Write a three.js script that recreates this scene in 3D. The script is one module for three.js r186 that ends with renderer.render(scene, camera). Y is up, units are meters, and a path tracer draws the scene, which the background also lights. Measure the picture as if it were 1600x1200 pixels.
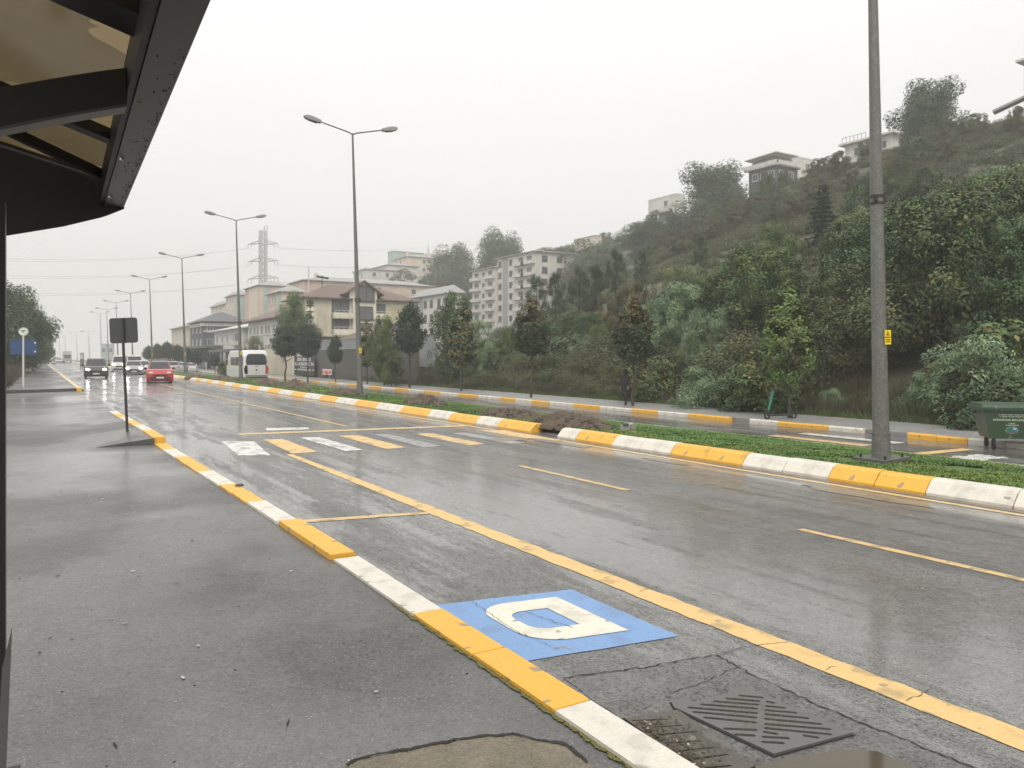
import * as THREE from 'three';
import { mergeGeometries } from 'three/addons/utils/BufferGeometryUtils.js';
import { MarchingCubes } from 'three/addons/objects/MarchingCubes.js';

// ---------- camera, sky, sun, exposure ----------
const scene = new THREE.Scene();
const F = 1200, EYE = 1.95, HZ = 557, TH = Math.atan(742 / F), CT = Math.cos(TH), ST = Math.sin(TH);
const camera = new THREE.PerspectiveCamera(2 * Math.atan(600 / F) * 180 / Math.PI, 4 / 3, 0.1, 4000);
camera.position.set(0, EYE, 0); camera.rotation.y = -TH;
camera.setViewOffset(1600, 1200, 0, 600 - HZ, 1600, 1200);
const renderer = new THREE.WebGLRenderer({ antialias: true });
renderer.toneMapping = THREE.LinearToneMapping; renderer.toneMappingExposure = 1.36;
renderer.shadowMap.enabled = true; renderer.shadowMap.type = THREE.PCFSoftShadowMap;

function rngOf(seed) { let s = seed >>> 0; return () => { s = (s + 0x6D2B79F5) >>> 0; let t = s; t = Math.imul(t ^ (t >>> 15), t | 1); t ^= t + Math.imul(t ^ (t >>> 7), t | 61); return ((t ^ (t >>> 14)) >>> 0) / 4294967296; }; }
const lerp = (a, b, t) => a + (b - a) * t, clamp = (x, a = 0, b = 1) => Math.min(b, Math.max(a, x)), sm = (a, b, x) => { const t = clamp((x - a) / (b - a)); return t * t * (3 - 2 * t); };
const hash = (x, y, k = 0) => { let h = Math.imul(x | 0, 374761393) ^ Math.imul(y | 0, 668265263) ^ Math.imul(k | 0, 2147483629); h = Math.imul(h ^ (h >>> 13), 1274126177); return ((h ^ (h >>> 16)) >>> 0) / 4294967296; };
function vn(x, y, px = 0, py = px, k = 0) {            // value noise, tileable when px, py given
  const i = Math.floor(x), j = Math.floor(y), u = x - i, v = y - j, m = (a, p) => p ? ((a % p) + p) % p : a;
  const a = u * u * (3 - 2 * u), b = v * v * (3 - 2 * v), i0 = m(i, px), i1 = m(i + 1, px), j0 = m(j, py), j1 = m(j + 1, py);
  return lerp(lerp(hash(i0, j0, k), hash(i1, j0, k), a), lerp(hash(i0, j1, k), hash(i1, j1, k), a), b);
}
function fbm(x, y, p, q, o = 4, k = 0) { let s = 0, a = .5, n = 0; for (let i = 0; i < o; i++) { s += a * vn(x, y, p, q, k + i); n += a; x *= 2; y *= 2; p *= 2; q *= 2; a *= .5; } return s / n; }
function n3(x, y, z, k = 0) { const i = Math.floor(z), t = z - i, b = t * t * (3 - 2 * t); return lerp(vn(x, y, 0, 0, k + i * 7), vn(x, y, 0, 0, k + i * 7 + 7), b); }

{ // overcast sky: brighter overhead, soft cloud bands, the same all round
  const w = 512, h = 256, d = new Float32Array(w * h * 4);
  for (let j = 0; j < h; j++) for (let i = 0; i < w; i++) {
    const el = ((j + .5) / h - .5) * Math.PI, s = Math.sin(Math.max(0, el)), q = (j * w + i) * 4;
    const cl = (fbm(i / w * 7, j / h * 11, 7, 11, 5, 3) - .5) * .13 * sm(0, .2, s);
    const L = .72 * (1 + .95 * s * s) + cl;
    d[q] = L * 1.0; d[q + 1] = L * .995; d[q + 2] = L * .972; d[q + 3] = 1;
  }
  const t = new THREE.DataTexture(d, w, h, THREE.RGBAFormat, THREE.FloatType);
  t.mapping = THREE.EquirectangularReflectionMapping; t.magFilter = THREE.LinearFilter; t.wrapS = THREE.RepeatWrapping; t.needsUpdate = true;
  scene.background = t; scene.environment = t;
}
const sun = new THREE.DirectionalLight(0xfff4e6, 1.3);
sun.position.set(-60, 150, 70); sun.target.position.set(20, 0, -40); sun.castShadow = true; sun.shadow.radius = 60; sun.shadow.mapSize.set(2048, 2048);
Object.assign(sun.shadow.camera, { left: -150, right: 150, top: 150, bottom: -150, near: 1, far: 500 });
scene.add(sun, sun.target);
scene.fog = new THREE.FogExp2(0xf1f1ee, 0.0014);

// ---------- pixels of the photograph -> places ----------
const W = (x, a, y = 0) => [x, y, -a];                                   // x across the road, a along it
function P(px, py, Z) { const X = (px - 800) / F * Z; return [X * CT + Z * ST, EYE - (py - HZ) / F * Z, -(Z * CT - X * ST)]; }
function G(px, py, h = 0) { return P(px, py, F * (EYE - h) / (py - HZ)); }
const alongAt = (x, px) => { const k = (px - 800) / F; return x * (CT - k * ST) / (ST + k * CT); };
const acrossAt = (a, px) => { const k = (px - 800) / F; return a * (ST + k * CT) / (CT - k * ST); };
const depthOf = (x, a) => x * ST + a * CT;
const hAt = (py, Z) => EYE - (py - HZ) / F * Z;

// ---------- naming ----------
const used = {};
function numbered(n) { const k = used[n] = (used[n] || 0) + 1; return k > 1 ? n + '_' + String(k - 1).padStart(3, '0') : n; }
function tag(o, label, category, group, kind) { if (label) o.userData.label = label; if (category) o.userData.category = category; if (group) o.userData.group = group; if (kind) o.userData.kind = kind; return o; }
function thing(name, label, category, pos = [0, 0, 0], turn = 0, group) { const o = new THREE.Group(); o.name = numbered(name); o.position.set(...pos); o.rotation.y = turn; scene.add(o); return tag(o, label, category, group); }
function structure(name, label) { const o = new THREE.Group(); o.name = numbered(name); scene.add(o); return tag(o, label, null, null, 'structure'); }
function copyOf(src, pos, turn, label, name) { const c = src.clone(); c.name = numbered(name || src.name.replace(/_\d{3}$/, '')); c.userData = { ...src.userData }; if (label) c.userData.label = label; c.position.set(...pos); if (turn != null) c.rotation.y = turn; scene.add(c); return c; }

// ---------- mesh builder ----------
const V = (a) => a.isVector3 ? a : new THREE.Vector3(...a);
class MB {
  constructor() { this.p = []; this.n = []; this.u = []; this.c = []; this.col = null; }
  v(a, n, uv) { this.p.push(...a); this.n.push(...n); const m = Math.max(Math.abs(n[0]), Math.abs(n[1]), Math.abs(n[2])); this.u.push(...(uv || (m === Math.abs(n[1]) ? [a[0], -a[2]] : m === Math.abs(n[0]) ? [a[2], a[1]] : [a[0], a[1]]))); if (this.col) this.c.push(...this.col); }
  tri(a, b, c, ua, ub, uc) { const e = [b[0] - a[0], b[1] - a[1], b[2] - a[2]], f = [c[0] - a[0], c[1] - a[1], c[2] - a[2]]; let n = [e[1] * f[2] - e[2] * f[1], e[2] * f[0] - e[0] * f[2], e[0] * f[1] - e[1] * f[0]]; const l = Math.hypot(...n) || 1; n = n.map(x => x / l); this.v(a, n, ua); this.v(b, n, ub); this.v(c, n, uc); return this; }
  quad(a, b, c, d, uv) { this.tri(a, b, c, uv && uv[0], uv && uv[1], uv && uv[2]); return this.tri(a, c, d, uv && uv[0], uv && uv[2], uv && uv[3]); }
  hexa(b) { const q = (i, j, k, l) => this.quad(b[i], b[j], b[k], b[l]); q(0, 3, 2, 1); q(4, 5, 6, 7); q(0, 1, 5, 4); q(1, 2, 6, 5); q(2, 3, 7, 6); q(3, 0, 4, 7); return this; } // 4 bottom (ccw from above: -x+z,+x+z,+x-z,-x-z), 4 top
  box(x, y, z, w, h, d, ry = 0) { const c = Math.cos(ry), s = Math.sin(ry), k = (i, j, l) => { const X = i * w / 2, Z = l * d / 2; return [x + X * c + Z * s, y + j * h / 2, z - X * s + Z * c]; }; return this.hexa([k(-1, -1, 1), k(1, -1, 1), k(1, -1, -1), k(-1, -1, -1), k(-1, 1, 1), k(1, 1, 1), k(1, 1, -1), k(-1, 1, -1)]); }
  bar(p0, p1, w, h, up = [0, 1, 0]) { const a = V(p0), b = V(p1), d = b.clone().sub(a).normalize(); let r = new THREE.Vector3().crossVectors(d, V(up)); if (r.lengthSq() < 1e-6) r.set(1, 0, 0); r.normalize(); const t = new THREE.Vector3().crossVectors(r, d), k = (q, i, j) => q.clone().addScaledVector(r, i * w / 2).addScaledVector(t, j * h / 2).toArray(); return this.hexa([k(a, -1, -1), k(a, 1, -1), k(b, 1, -1), k(b, -1, -1), k(a, -1, 1), k(a, 1, 1), k(b, 1, 1), k(b, -1, 1)]); }
  tube(p0, p1, r0, r1 = r0, n = 8, caps = true) {
    const a = V(p0), b = V(p1), d = b.clone().sub(a), L = d.length(); d.normalize(); const r = new THREE.Vector3().crossVectors(d, Math.abs(d.y) > .9 ? new THREE.Vector3(1, 0, 0) : new THREE.Vector3(0, 1, 0)).normalize(), t = new THREE.Vector3().crossVectors(d, r);
    const ring = (q, rad, i) => { const g = i / n * Math.PI * 2, N = r.clone().multiplyScalar(Math.cos(g)).addScaledVector(t, Math.sin(g)); return [q.clone().addScaledVector(N, rad).toArray(), N.toArray()]; };
    for (let i = 0; i < n; i++) { const [A, NA] = ring(a, r0, i), [B, NB] = ring(a, r0, i + 1), [C, NC] = ring(b, r1, i + 1), [D, ND] = ring(b, r1, i), w = 2 * Math.PI * r0 / n; const s = (p, N, x, y) => this.v(p, N, [x, y]); s(A, NA, i * w, 0); s(B, NB, (i + 1) * w, 0); s(C, NC, (i + 1) * w, L); s(A, NA, i * w, 0); s(C, NC, (i + 1) * w, L); s(D, ND, i * w, L); if (caps) { this.tri(B, A, a.toArray()); this.tri(D, C, b.toArray()); } }
    return this;
  }
  path(pts, r0, r1, n = 6) { for (let i = 0; i + 1 < pts.length; i++) this.tube(pts[i], pts[i + 1], lerp(r0, r1, i / (pts.length - 1)), lerp(r0, r1, (i + 1) / (pts.length - 1)), n, i === 0 || i + 2 === pts.length); return this; }
  geo(g, m) { g = g.index ? g.toNonIndexed() : g.clone(); if (m) g.applyMatrix4(m); const P = g.attributes.position.array, N = g.attributes.normal.array, U = g.attributes.uv && g.attributes.uv.array; for (let i = 0; i < P.length / 3; i++) { this.p.push(P[i * 3], P[i * 3 + 1], P[i * 3 + 2]); this.n.push(N[i * 3], N[i * 3 + 1], N[i * 3 + 2]); U ? this.u.push(U[i * 2], U[i * 2 + 1]) : this.u.push(P[i * 3], P[i * 3 + 1]); if (this.col) this.c.push(...this.col); } return this; }
  sheet(poly, y) { const s = new THREE.Shape(poly.map(q => new THREE.Vector2(q[0], q[1]))), g = new THREE.ShapeGeometry(s); return this.geo(g, new THREE.Matrix4().makeRotationX(-Math.PI / 2).setPosition(0, y, 0)); } // poly in (x, along)
  geometry() { const g = new THREE.BufferGeometry(); g.setAttribute('position', new THREE.Float32BufferAttribute(this.p, 3)); g.setAttribute('normal', new THREE.Float32BufferAttribute(this.n, 3)); g.setAttribute('uv', new THREE.Float32BufferAttribute(this.u, 2)); if (this.c.length) g.setAttribute('color', new THREE.Float32BufferAttribute(this.c, 3)); return g; }
  build(name, mat, parent) { return mesh(name, this.geometry(), mat, parent); }
}
function mesh(name, g, mat, parent = scene) { const m = new THREE.Mesh(g, mat); m.name = parent === scene ? numbered(name) : name; m.castShadow = m.receiveShadow = true; parent.add(m); return m; }
function extrude(pts, depth, bevel = 0, holes) { const s = new THREE.Shape(pts.map(q => new THREE.Vector2(q[0], q[1]))); if (holes) for (const h of holes) s.holes.push(new THREE.Path(h.map(q => new THREE.Vector2(q[0], q[1])))); return new THREE.ExtrudeGeometry(s, { depth, bevelEnabled: bevel > 0, bevelSize: bevel, bevelThickness: bevel, bevelSegments: 2, steps: 1 }); }
const ACROSS = (w, x = 0, y = 0, z = 0) => new THREE.Matrix4().makeBasis(new THREE.Vector3(0, 0, 1), new THREE.Vector3(0, 1, 0), new THREE.Vector3(-1, 0, 0)).setPosition(x + w / 2, y, z); // profile (z, y) extruded across x, centred

// ---------- textures ----------
function tex(w, h, fn, srgb, rx, ry) {
  const d = new Uint8Array(w * h * 4); for (let j = 0; j < h; j++) for (let i = 0; i < w; i++) { const c = fn(i / w, j / h), q = (j * w + i) * 4; if (typeof c === 'number') d[q] = d[q + 1] = d[q + 2] = clamp(c) * 255; else { for (let k = 0; k < 3; k++) d[q + k] = clamp(srgb ? Math.pow(c[k], 1 / 2.2) : c[k]) * 255; } d[q + 3] = 255; }
  const t = new THREE.DataTexture(d, w, h); t.wrapS = t.wrapT = THREE.RepeatWrapping; t.magFilter = THREE.LinearFilter; t.minFilter = THREE.LinearMipmapLinearFilter; t.generateMipmaps = true; if (srgb) t.colorSpace = THREE.SRGBColorSpace; t.repeat.set(1 / rx, 1 / ry); t.needsUpdate = true; return t;
}
const rep = (t, rx, ry) => { const c = t.clone(); c.repeat.set(1 / rx, 1 / ry); c.needsUpdate = true; return c; };
function canvasTex(w, h, draw) { const c = document.createElement('canvas'); c.width = w; c.height = h; draw(c.getContext('2d'), w, h); const t = new THREE.CanvasTexture(c); t.colorSpace = THREE.SRGBColorSpace; return t; }
const std = (o) => new THREE.MeshStandardMaterial({ roughness: .7, side: THREE.DoubleSide, ...o });
const lin = (r, g, b) => new THREE.Color().setRGB(r, g, b);
const plain = (r, g, b, rough = .6, o = {}) => std({ color: lin(r, g, b), roughness: rough, ...o });

const grainBump = tex(1024, 1024, (u, v) => { const a = vn(u * 300, v * 300, 300, 300, 5), b = vn(u * 130, v * 130, 130, 130, 6), c = fbm(u * 24, v * 24, 24, 24, 3, 8); return .35 * a + .4 * b * b + .25 * c; }, false, 2, 2);
function asphaltColor(base, seed, speck, patch, S = 2048) {
  const lo = 512, B = new Float32Array(lo * lo), C = new Float32Array(lo * lo); for (let j = 0; j < lo; j++) for (let i = 0; i < lo; i++) { B[j * lo + i] = fbm(i / lo * 5, j / lo * 5, 5, 5, 5, seed + 2); C[j * lo + i] = fbm(i / lo * 40, j / lo * 40, 40, 40, 2, seed + 9); }
  return tex(S, S, (u, v) => {
    const q = Math.floor(v * lo) * lo + Math.floor(u * lo), a = hash(Math.floor(u * 1024), Math.floor(v * 1024), seed), b = vn(u * 420, v * 420, 420, 420, seed + 1);
    let k = base * (.5 + .66 * b + .55 * (a - .5)) * (1 + patch * (B[q] - .5)) * (.8 + .4 * C[q]); if (a > .988) k += speck * (hash(Math.floor(u * 512), Math.floor(v * 512), seed + 4)); if (b < .16) k *= .55;
    return [k * 1.02, k, k * .97];
  }, true, 5.3, 5.3);
}
const roadCol = asphaltColor(.15, 11, .3, .45), walkCol = asphaltColor(.078, 31, .42, .55);
// wet film: streaks along the road are smoother where water stands
const roadRough = tex(1024, 1024, (u, v) => { const st = fbm(u * 26, v * 5, 26, 5, 4, 41), pt = fbm(u * 6, v * 6, 6, 6, 4, 45), g = vn(u * 256, v * 256, 256, 256, 48); return .17 + .42 * sm(.38, .7, .55 * st + .45 * pt) + .1 * g; }, false, 8.2, 23);
const walkRough = tex(1024, 1024, (u, v) => { const pt = fbm(u * 5, v * 5, 5, 5, 5, 52), g = vn(u * 300, v * 300, 300, 300, 55); return .26 + .42 * sm(.36, .64, pt) + .12 * g; }, false, 9, 11);
const M = {};
const film = (o) => new THREE.MeshPhysicalMaterial({ side: THREE.DoubleSide, ...o });      // asphalt under a thin uneven film of water
const filmMap = tex(1024, 1024, (u, v) => { const st = fbm(u * 52, v * 15, 52, 15, 4, 41), pt = fbm(u * 5, v * 4, 5, 4, 4, 45), g = vn(u * 340, v * 340, 340, 340, 48); return .1 + .9 * (1 - sm(.42, .6, .45 * st + .45 * pt + .1 * g)) - .1 * g; }, false, 8.2, 23);
const softFilm = tex(512, 512, (u, v) => .38 + .62 * sm(.36, .62, fbm(u * 4, v * 4, 4, 4, 5, 58)), false, 11, 13);
M.road = film({ map: roadCol, roughness: 1, roughnessMap: roadRough, bumpMap: grainBump, bumpScale: .007, clearcoat: 1, clearcoatMap: filmMap, clearcoatRoughness: .13 });
M.walk = film({ clearcoat: .9, clearcoatMap: softFilm, clearcoatRoughness: .24, map: walkCol, roughness: 1, roughnessMap: walkRough, bumpMap: grainBump, bumpScale: .007 });
const wear = (r, g, b, seed, dirt) => tex(512, 512, (u, v) => { const f = fbm(u * 8, v * 8, 8, 8, 5, seed), s = vn(u * 128, v * 128, 128, 128, seed + 7), k = 1 - dirt * sm(.5, .75, f) - .12 * (s - .5), c = Math.max(sm(.66, .74, f) * dirt, .75 * sm(.83, .88, vn(u * 22, v * 22, 22, 22, seed + 13)) * sm(.5, .6, fbm(u * 5, v * 5, 5, 5, 2, seed + 17))); return [lerp(r * k, .2, c), lerp(g * k, .19, c), lerp(b * k, .16, c)]; }, true, 1.3, 1.3);
const smallBump = rep(grainBump, .7, .7);
M.kerbYellow = std({ map: wear(.74, .41, .045, 61, .14), roughness: .42, bumpMap: smallBump, bumpScale: .003 });
M.kerbWhite = std({ map: wear(.66, .63, .56, 71, .12), roughness: .42, bumpMap: smallBump, bumpScale: .003 });
M.lineYellow = std({ map: wear(.64, .44, .18, 81, .22), roughness: .5, bumpMap: grainBump, bumpScale: .004 });
M.linePale = std({ map: wear(.6, .42, .19, 85, .35), roughness: .42, bumpMap: grainBump, bumpScale: .004 });
M.lineWhite = std({ map: wear(.62, .62, .6, 91, .5), roughness: .4, bumpMap: grainBump, bumpScale: .004 });
M.bayBlue = std({ map: wear(.17, .30, .53, 95, .12), roughness: .5, bumpMap: grainBump, bumpScale: .004 });
M.bayWhite = std({ map: wear(.66, .63, .54, 97, .12), roughness: .5, bumpMap: grainBump, bumpScale: .004 });
M.conc = std({ map: wear(.33, .32, .30, 101, .35), roughness: .6, bumpMap: smallBump, bumpScale: .004 });
M.concDark = std({ map: wear(.10, .10, .092, 103, .4), roughness: .6, bumpMap: smallBump, bumpScale: .004 });
M.crack = plain(.018, .017, .015, .8);
const soilT = tex(512, 512, (u, v) => { const f = fbm(u * 10, v * 10, 10, 10, 5, 111), s = vn(u * 200, v * 200, 200, 200, 112); const k = .5 + .6 * f + .35 * (s - .5); return [.16 * k, .12 * k, .085 * k]; }, true, 2, 2);
M.soil = std({ map: soilT, roughness: .8, bumpMap: rep(grainBump, 1.2, 1.2), bumpScale: .03 });
M.sand = std({ map: tex(512, 512, (u, v) => { const f = fbm(u * 9, v * 9, 9, 9, 5, 121), s = vn(u * 220, v * 220, 220, 220, 122), k = .55 + .6 * f + .5 * (s - .5); return [.25 * k, .215 * k, .155 * k]; }, true, 1.5, 1.5), roughness: .55, bumpMap: smallBump, bumpScale: .01 });
M.turf = std({ map: tex(512, 512, (u, v) => { const f = fbm(u * 12, v * 12, 12, 12, 5, 131), s = vn(u * 180, v * 180, 180, 180, 132), k = .5 + .7 * f + .4 * (s - .5), b = sm(.6, .75, fbm(u * 5, v * 5, 5, 5, 3, 137)); return [lerp(.075, .1, b) * k, lerp(.14, .11, b) * k, lerp(.035, .045, b) * k]; }, true, 3, 3), roughness: .85, bumpMap: grainBump, bumpScale: .02 });
M.land = std({ map: tex(512, 512, (u, v) => { const f = fbm(u * 8, v * 8, 8, 8, 6, 141), k = .45 + .9 * f, b = sm(.4, .65, fbm(u * 4, v * 4, 4, 4, 4, 147)); return [lerp(.085, .075, b) * k, lerp(.082, .1, b) * k, lerp(.045, .045, b) * k]; }, true, 14, 14), roughness: .95 });
M.steel = std({ map: tex(256, 512, (u, v) => { const f = fbm(u * 6, v * 12, 6, 12, 5, 151), d = sm(.62, .7, vn(u * 40, v * 80, 40, 80, 153)) * .05, k = .75 + .45 * f; return [.155 * k + d, .158 * k + d, .148 * k + d]; }, true, .8, 1.6), roughness: .5, metalness: .25 });
M.black = plain(.008, .008, .009, .45); M.dark = plain(.03, .031, .032, .5); M.rubber = plain(.012, .012, .012, .75);
M.glass = std({ color: lin(.02, .024, .028), roughness: .08 }); M.glassSoft = std({ color: lin(.06, .07, .075), roughness: .12 });
M.signWhite = plain(.62, .63, .62, .4); M.moss = plain(.13, .12, .035, .9); M.silt = std({ map: wear(.2, .165, .12, 104, .5), roughness: .35, bumpMap: grainBump, bumpScale: .004 }); M.chrome = plain(.5, .5, .5, .25, { metalness: 1 });

// ---------- terrain ----------
const pw = (x, t) => { if (x <= t[0][0]) return t[0][1]; for (let i = 1; i < t.length; i++) if (x < t[i][0]) return lerp(t[i - 1][1], t[i][1], (x - t[i - 1][0]) / (t[i][0] - t[i - 1][0])); return t[t.length - 1][1]; };
const hillFoot = a => pw(a, [[-80, 29], [62, 29], [85, 42], [110, 62], [150, 98], [200, 95], [260, 78], [420, 62]]), hillCrest = a => pw(a, [[-80, 116], [90, 116], [150, 150], [220, 150], [270, 125]]);
function landY(x, a) {
  if (x < 27.2) return pw(x, [[-400, 2.5], [-60, .5], [-14, .02], [-13.9, -.2], [11, -.22], [13.6, -.4], [14.1, -.85], [25.5, -.85], [27.2, -.46]]);
  const f = hillFoot(a), c = hillCrest(a), fade = 1 - sm(420, 640, a), t = clamp((x - f) / (c - f)), k = (x - 27) < 4 ? (x - 27) / 4 : 1;
  const bump = (fbm(x * .06 + 50, a * .06 + 50, 0, 0, 3, 9) - .5) * 5 * sm(0, .15, t) + (fbm(x * .4 + 9, a * .4 + 70, 0, 0, 2, 5) - .5) * .7 * k;
  return -.46 + fade * (34 * (.85 * t + .15 * sm(0, 1, t)) + .03 * Math.max(0, x - c)) + bump * fade;
}
{
  const xs = [-260, -150, -60, -30, -14, -13.9, -5, 0, 6, 11, 13.6, 14.1, 20, 25.5]; for (let x = 27.2; x < 175; x += 2.6) xs.push(x); xs.push(185, 210, 260, 320);
  const as = [-60]; for (let a = -40; a < 330; a += 4.5) as.push(a); as.push(345, 370, 400, 440, 490, 560, 620);
  const p = [], u = [], idx = [];
  for (const a of as) for (const x of xs) { p.push(x, landY(x, a), -a); u.push(x, a); }
  const n = xs.length; for (let j = 0; j + 1 < as.length; j++) for (let i = 0; i + 1 < n; i++) { const q = j * n + i; idx.push(q, q + 1, q + n + 1, q, q + n + 1, q + n); }
  const g = new THREE.BufferGeometry(); g.setAttribute('position', new THREE.Float32BufferAttribute(p, 3)); g.setAttribute('uv', new THREE.Float32BufferAttribute(u, 2)); g.setIndex(idx); g.computeVertexNormals();
  tag(mesh('ground', g, M.land), 'earth ground rising on the right into the wooded hillside', null, null, 'structure');
}

// ---------- carriageways and pavements ----------
const medEdge = a => 14.0 + 3.2 * clamp((a - 16) / 40), medEdgeY = a => .11 - .25 * clamp((a - 12) / 36), FARY = -.6, FARK = 23.2;
const road = structure('road', 'wet grey asphalt road running away to the left');
{
  const b = new MB(); for (let a = -8; a < 620; a += (a < 60 ? 34 : 200)) { const e = Math.min(620, a + (a < 60 ? 34 : 200)); b.quad(W(2.3, a), W(10.75, a), W(10.75, e), W(2.3, e)); }
  b.build('asphalt', M.road, road);
}
const farRoad = structure('road', 'lower wet carriageway beyond the grass strip');
new MB().quad(W(12.2, -8, FARY), W(23.3, -8, FARY), W(23.3, 620, FARY), W(12.2, 620, FARY)).build('asphalt', M.road, farRoad);
const walk = structure('pavement', 'wet dark asphalt pavement beside the bus shelter');
{
  const b = new MB(), k = [-8, 3, 8, 12, 15, 17.7];
  for (let i = 0; i + 1 < k.length; i++) { const e = a => 2.28 - .17 * sm(7, 18, a); b.quad(W(-14, k[i], .1), W(e(k[i]), k[i], .1), W(e(k[i + 1]), k[i + 1], .1), W(-14, k[i + 1], .1)); }
  b.quad(W(-14, 17.7, .1), W(1.0, 17.7, .1), W(1.0, 30, .03), W(-14, 30, .03));
  b.quad(W(1.0, 17.7, .1), W(2.1, 17.7, .235), W(2.06, 29, .1), W(1.0, 30, .03)).quad(W(1.0, 17.7, .1), W(2.1, 17.7, .1), W(2.1, 17.7, .235), W(1.0, 17.7, .1));
  b.quad(W(2.06, 29, .1), W(2.3, 30, .02), W(2.3, 30, .02), W(1, 30, .03));
  b.build('asphalt', M.walk, walk);
  new MB().quad(W(-14, 30, .03), W(2.3, 30, .02), W(2.3, 49, .02), W(-14, 49, .03)).build('driveway', film({ map: roadCol, roughness: 1, roughnessMap: rep(walkRough, 14, 9), bumpMap: grainBump, bumpScale: .004, clearcoat: .9, clearcoatMap: softFilm, clearcoatRoughness: .15 }), walk);
  new MB().quad(W(-1.7, 47.6, .19), W(1.9, 49.3, .17), W(1.9, 420, .17), W(-1.7, 420, .19)).quad(W(-1.7, 47.6, 0), W(1.9, 49.3, 0), W(1.9, 49.3, .17), W(-1.7, 47.6, .19)).build('raised_pavement', M.walk, walk);
}
const farWalk = structure('pavement', 'grey pavement along the foot of the wooded hill');
new MB().quad(W(23.35, -8, -.46), W(26.6, -8, -.42), W(26.6, 420, -.42), W(23.35, 420, -.46)).quad(W(23.35, -8, FARY - .05), W(23.35, 420, FARY - .05), W(23.35, 420, -.46), W(23.35, -8, -.46)).build('paving', std({ map: tex(512, 512, (u, v) => { const k = .24 * (.75 + .5 * fbm(u * 8, v * 8, 8, 8, 5, 161)); return [k, k, k * .98]; }, true, 2.4, 2.4), roughness: .38, bumpMap: smallBump, bumpScale: .004 }), farWalk);

// ---------- kerbs: every painted stone its own piece ----------
const rk = rngOf(5);
function stone(parent, prof, a0, a1, dx, mat, dy = 0, yaw = 0) {
  const L = a1 - a0 - .012, g = extrude(prof, L - .02, .01); g.translate(0, 0, -(L - .02) / 2); const m = mesh('kerb_stone', g, mat, parent);
  m.position.set(dx, dy, -(a0 + a1) / 2); m.rotation.y = yaw; return m;
}
function kerbRun(parent, prof, cuts, firstYellow, xOf, opt = {}) {   // cuts: places along the road where the paint changes
  let yel = firstYellow; for (let i = 0; i + 1 < cuts.length; i++, yel = !yel) {
    const a0 = cuts[i], a1 = cuts[i + 1], n = Math.max(1, Math.round((a1 - a0) / (opt.len || .95)));
    for (let k = 0; k < n; k++) { const s = lerp(a0, a1, k / n), e = lerp(a0, a1, (k + 1) / n), j = opt.jit || .006; stone(parent, prof, s, e, xOf((s + e) / 2) + (rk() - .5) * j, yel ? M.kerbYellow : M.kerbWhite, (opt.y ? opt.y((s + e) / 2) : 0) + (rk() - .5) * j, (rk() - .5) * .006); }
  }
}
const aPix = (px, py, h) => -G(px, py, h)[2];
const kerbL = structure('kerb', 'low yellow and white painted kerb between pavement and road');
{
  const prof = [[-.115, -.2], [.125, -.2], [.118, .085], [.10, .11], [-.115, .112]];
  const c = [[915, 1095], [690, 950], [557, 868], [470, 813], [415, 782], [373, 755], [337, 735], [298, 713], [277, 701]].map(q => aPix(q[0], q[1], .12));
  kerbRun(kerbL, prof, [-1.6, 0, 1.6, c[0], c[1], c[2]], false, () => 2.4, { len: .9 });
  kerbRun(kerbL, prof, [c[2] + .05, ...c.slice(3), 17.65], true, a => 2.385 - .17 * sm(7, 18, a), { y: a => a < c[3] ? .03 : .005, len: .9 });
  kerbRun(kerbL, prof, [17.72, 19.6, 21.4, 23.3, 25.2, 27.1, 29], true, a => 2.19 - .02 * sm(18, 29, a), { y: a => .135 - .13 * sm(18, 29, a) });
  const far = [48.9]; for (let a = 51; a < 130; a += 2) far.push(a);
  kerbRun(kerbL, prof, far, true, () => 2.0, { y: () => .075, len: 2 });
  stone(kerbL, prof, 129, 420, 2.0, M.kerbWhite, .075);
}
const kerbM = structure('kerb', 'tall sloping yellow and white kerb along the grass strip');
{
  const prof = [[0, -.12], [0, .035], [.06, .105], [.13, .185], [.18, .212], [.25, .22], [.34, .215], [.35, -.12]], x = () => 10.62;
  const near = [1446, 1294, 1159, 1047, 956, 899, 871].map(p => alongAt(10.62, p));
  kerbRun(kerbM, prof, [1.0, 2.7, ...near].sort((a, b) => a - b), true, x, { len: 1.0, jit: .012 });
  const far = [829, 776, 743, 700, 668].map(p => alongAt(10.67, p)); let a = far[far.length - 1]; while (a < 96) { a += 2.25; far.push(a); }
  kerbRun(kerbM, prof, far, true, () => 10.67, { len: 2.2, jit: .02 });
  let yel = far.length % 2 === 1; for (; a < 190; a += 4.5, yel = !yel) stone(kerbM, prof, a, a + 4.5, 10.67, yel ? M.kerbYellow : M.kerbWhite);
  stone(kerbM, prof, a, 600, 10.67, M.kerbWhite);
}
const kerbF = structure('kerb', 'yellow and white kerb of the far pavement under the street trees');
{
  const prof = [[-.1, -.2], [.1, -.2], [.1, .13], [.085, .155], [-.07, .16], [-.1, .12]], al = p => alongAt(FARK, p), o = { len: 1.0, jit: .015, y: () => FARY };
  kerbRun(kerbF, prof, [4, 6, 8, 10, 1515, 1420].map(p => p < 100 ? p : al(p)), true, () => FARK, o);
  kerbRun(kerbF, prof, [1348, 1294, 1215, 1171].map(al), false, () => FARK + .1, o);
  const c = [1142, 1078, 1030, 990, 940, 899, 861, 833, 808, 783].map(al); let a = c[c.length - 1]; while (a < 110) { a += 2.6; c.push(a); }
  kerbRun(kerbF, prof, c, true, () => FARK, { ...o, len: 1.3 });
  stone(kerbF, prof, a, 420, FARK, M.kerbWhite, FARY);
}
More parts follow.
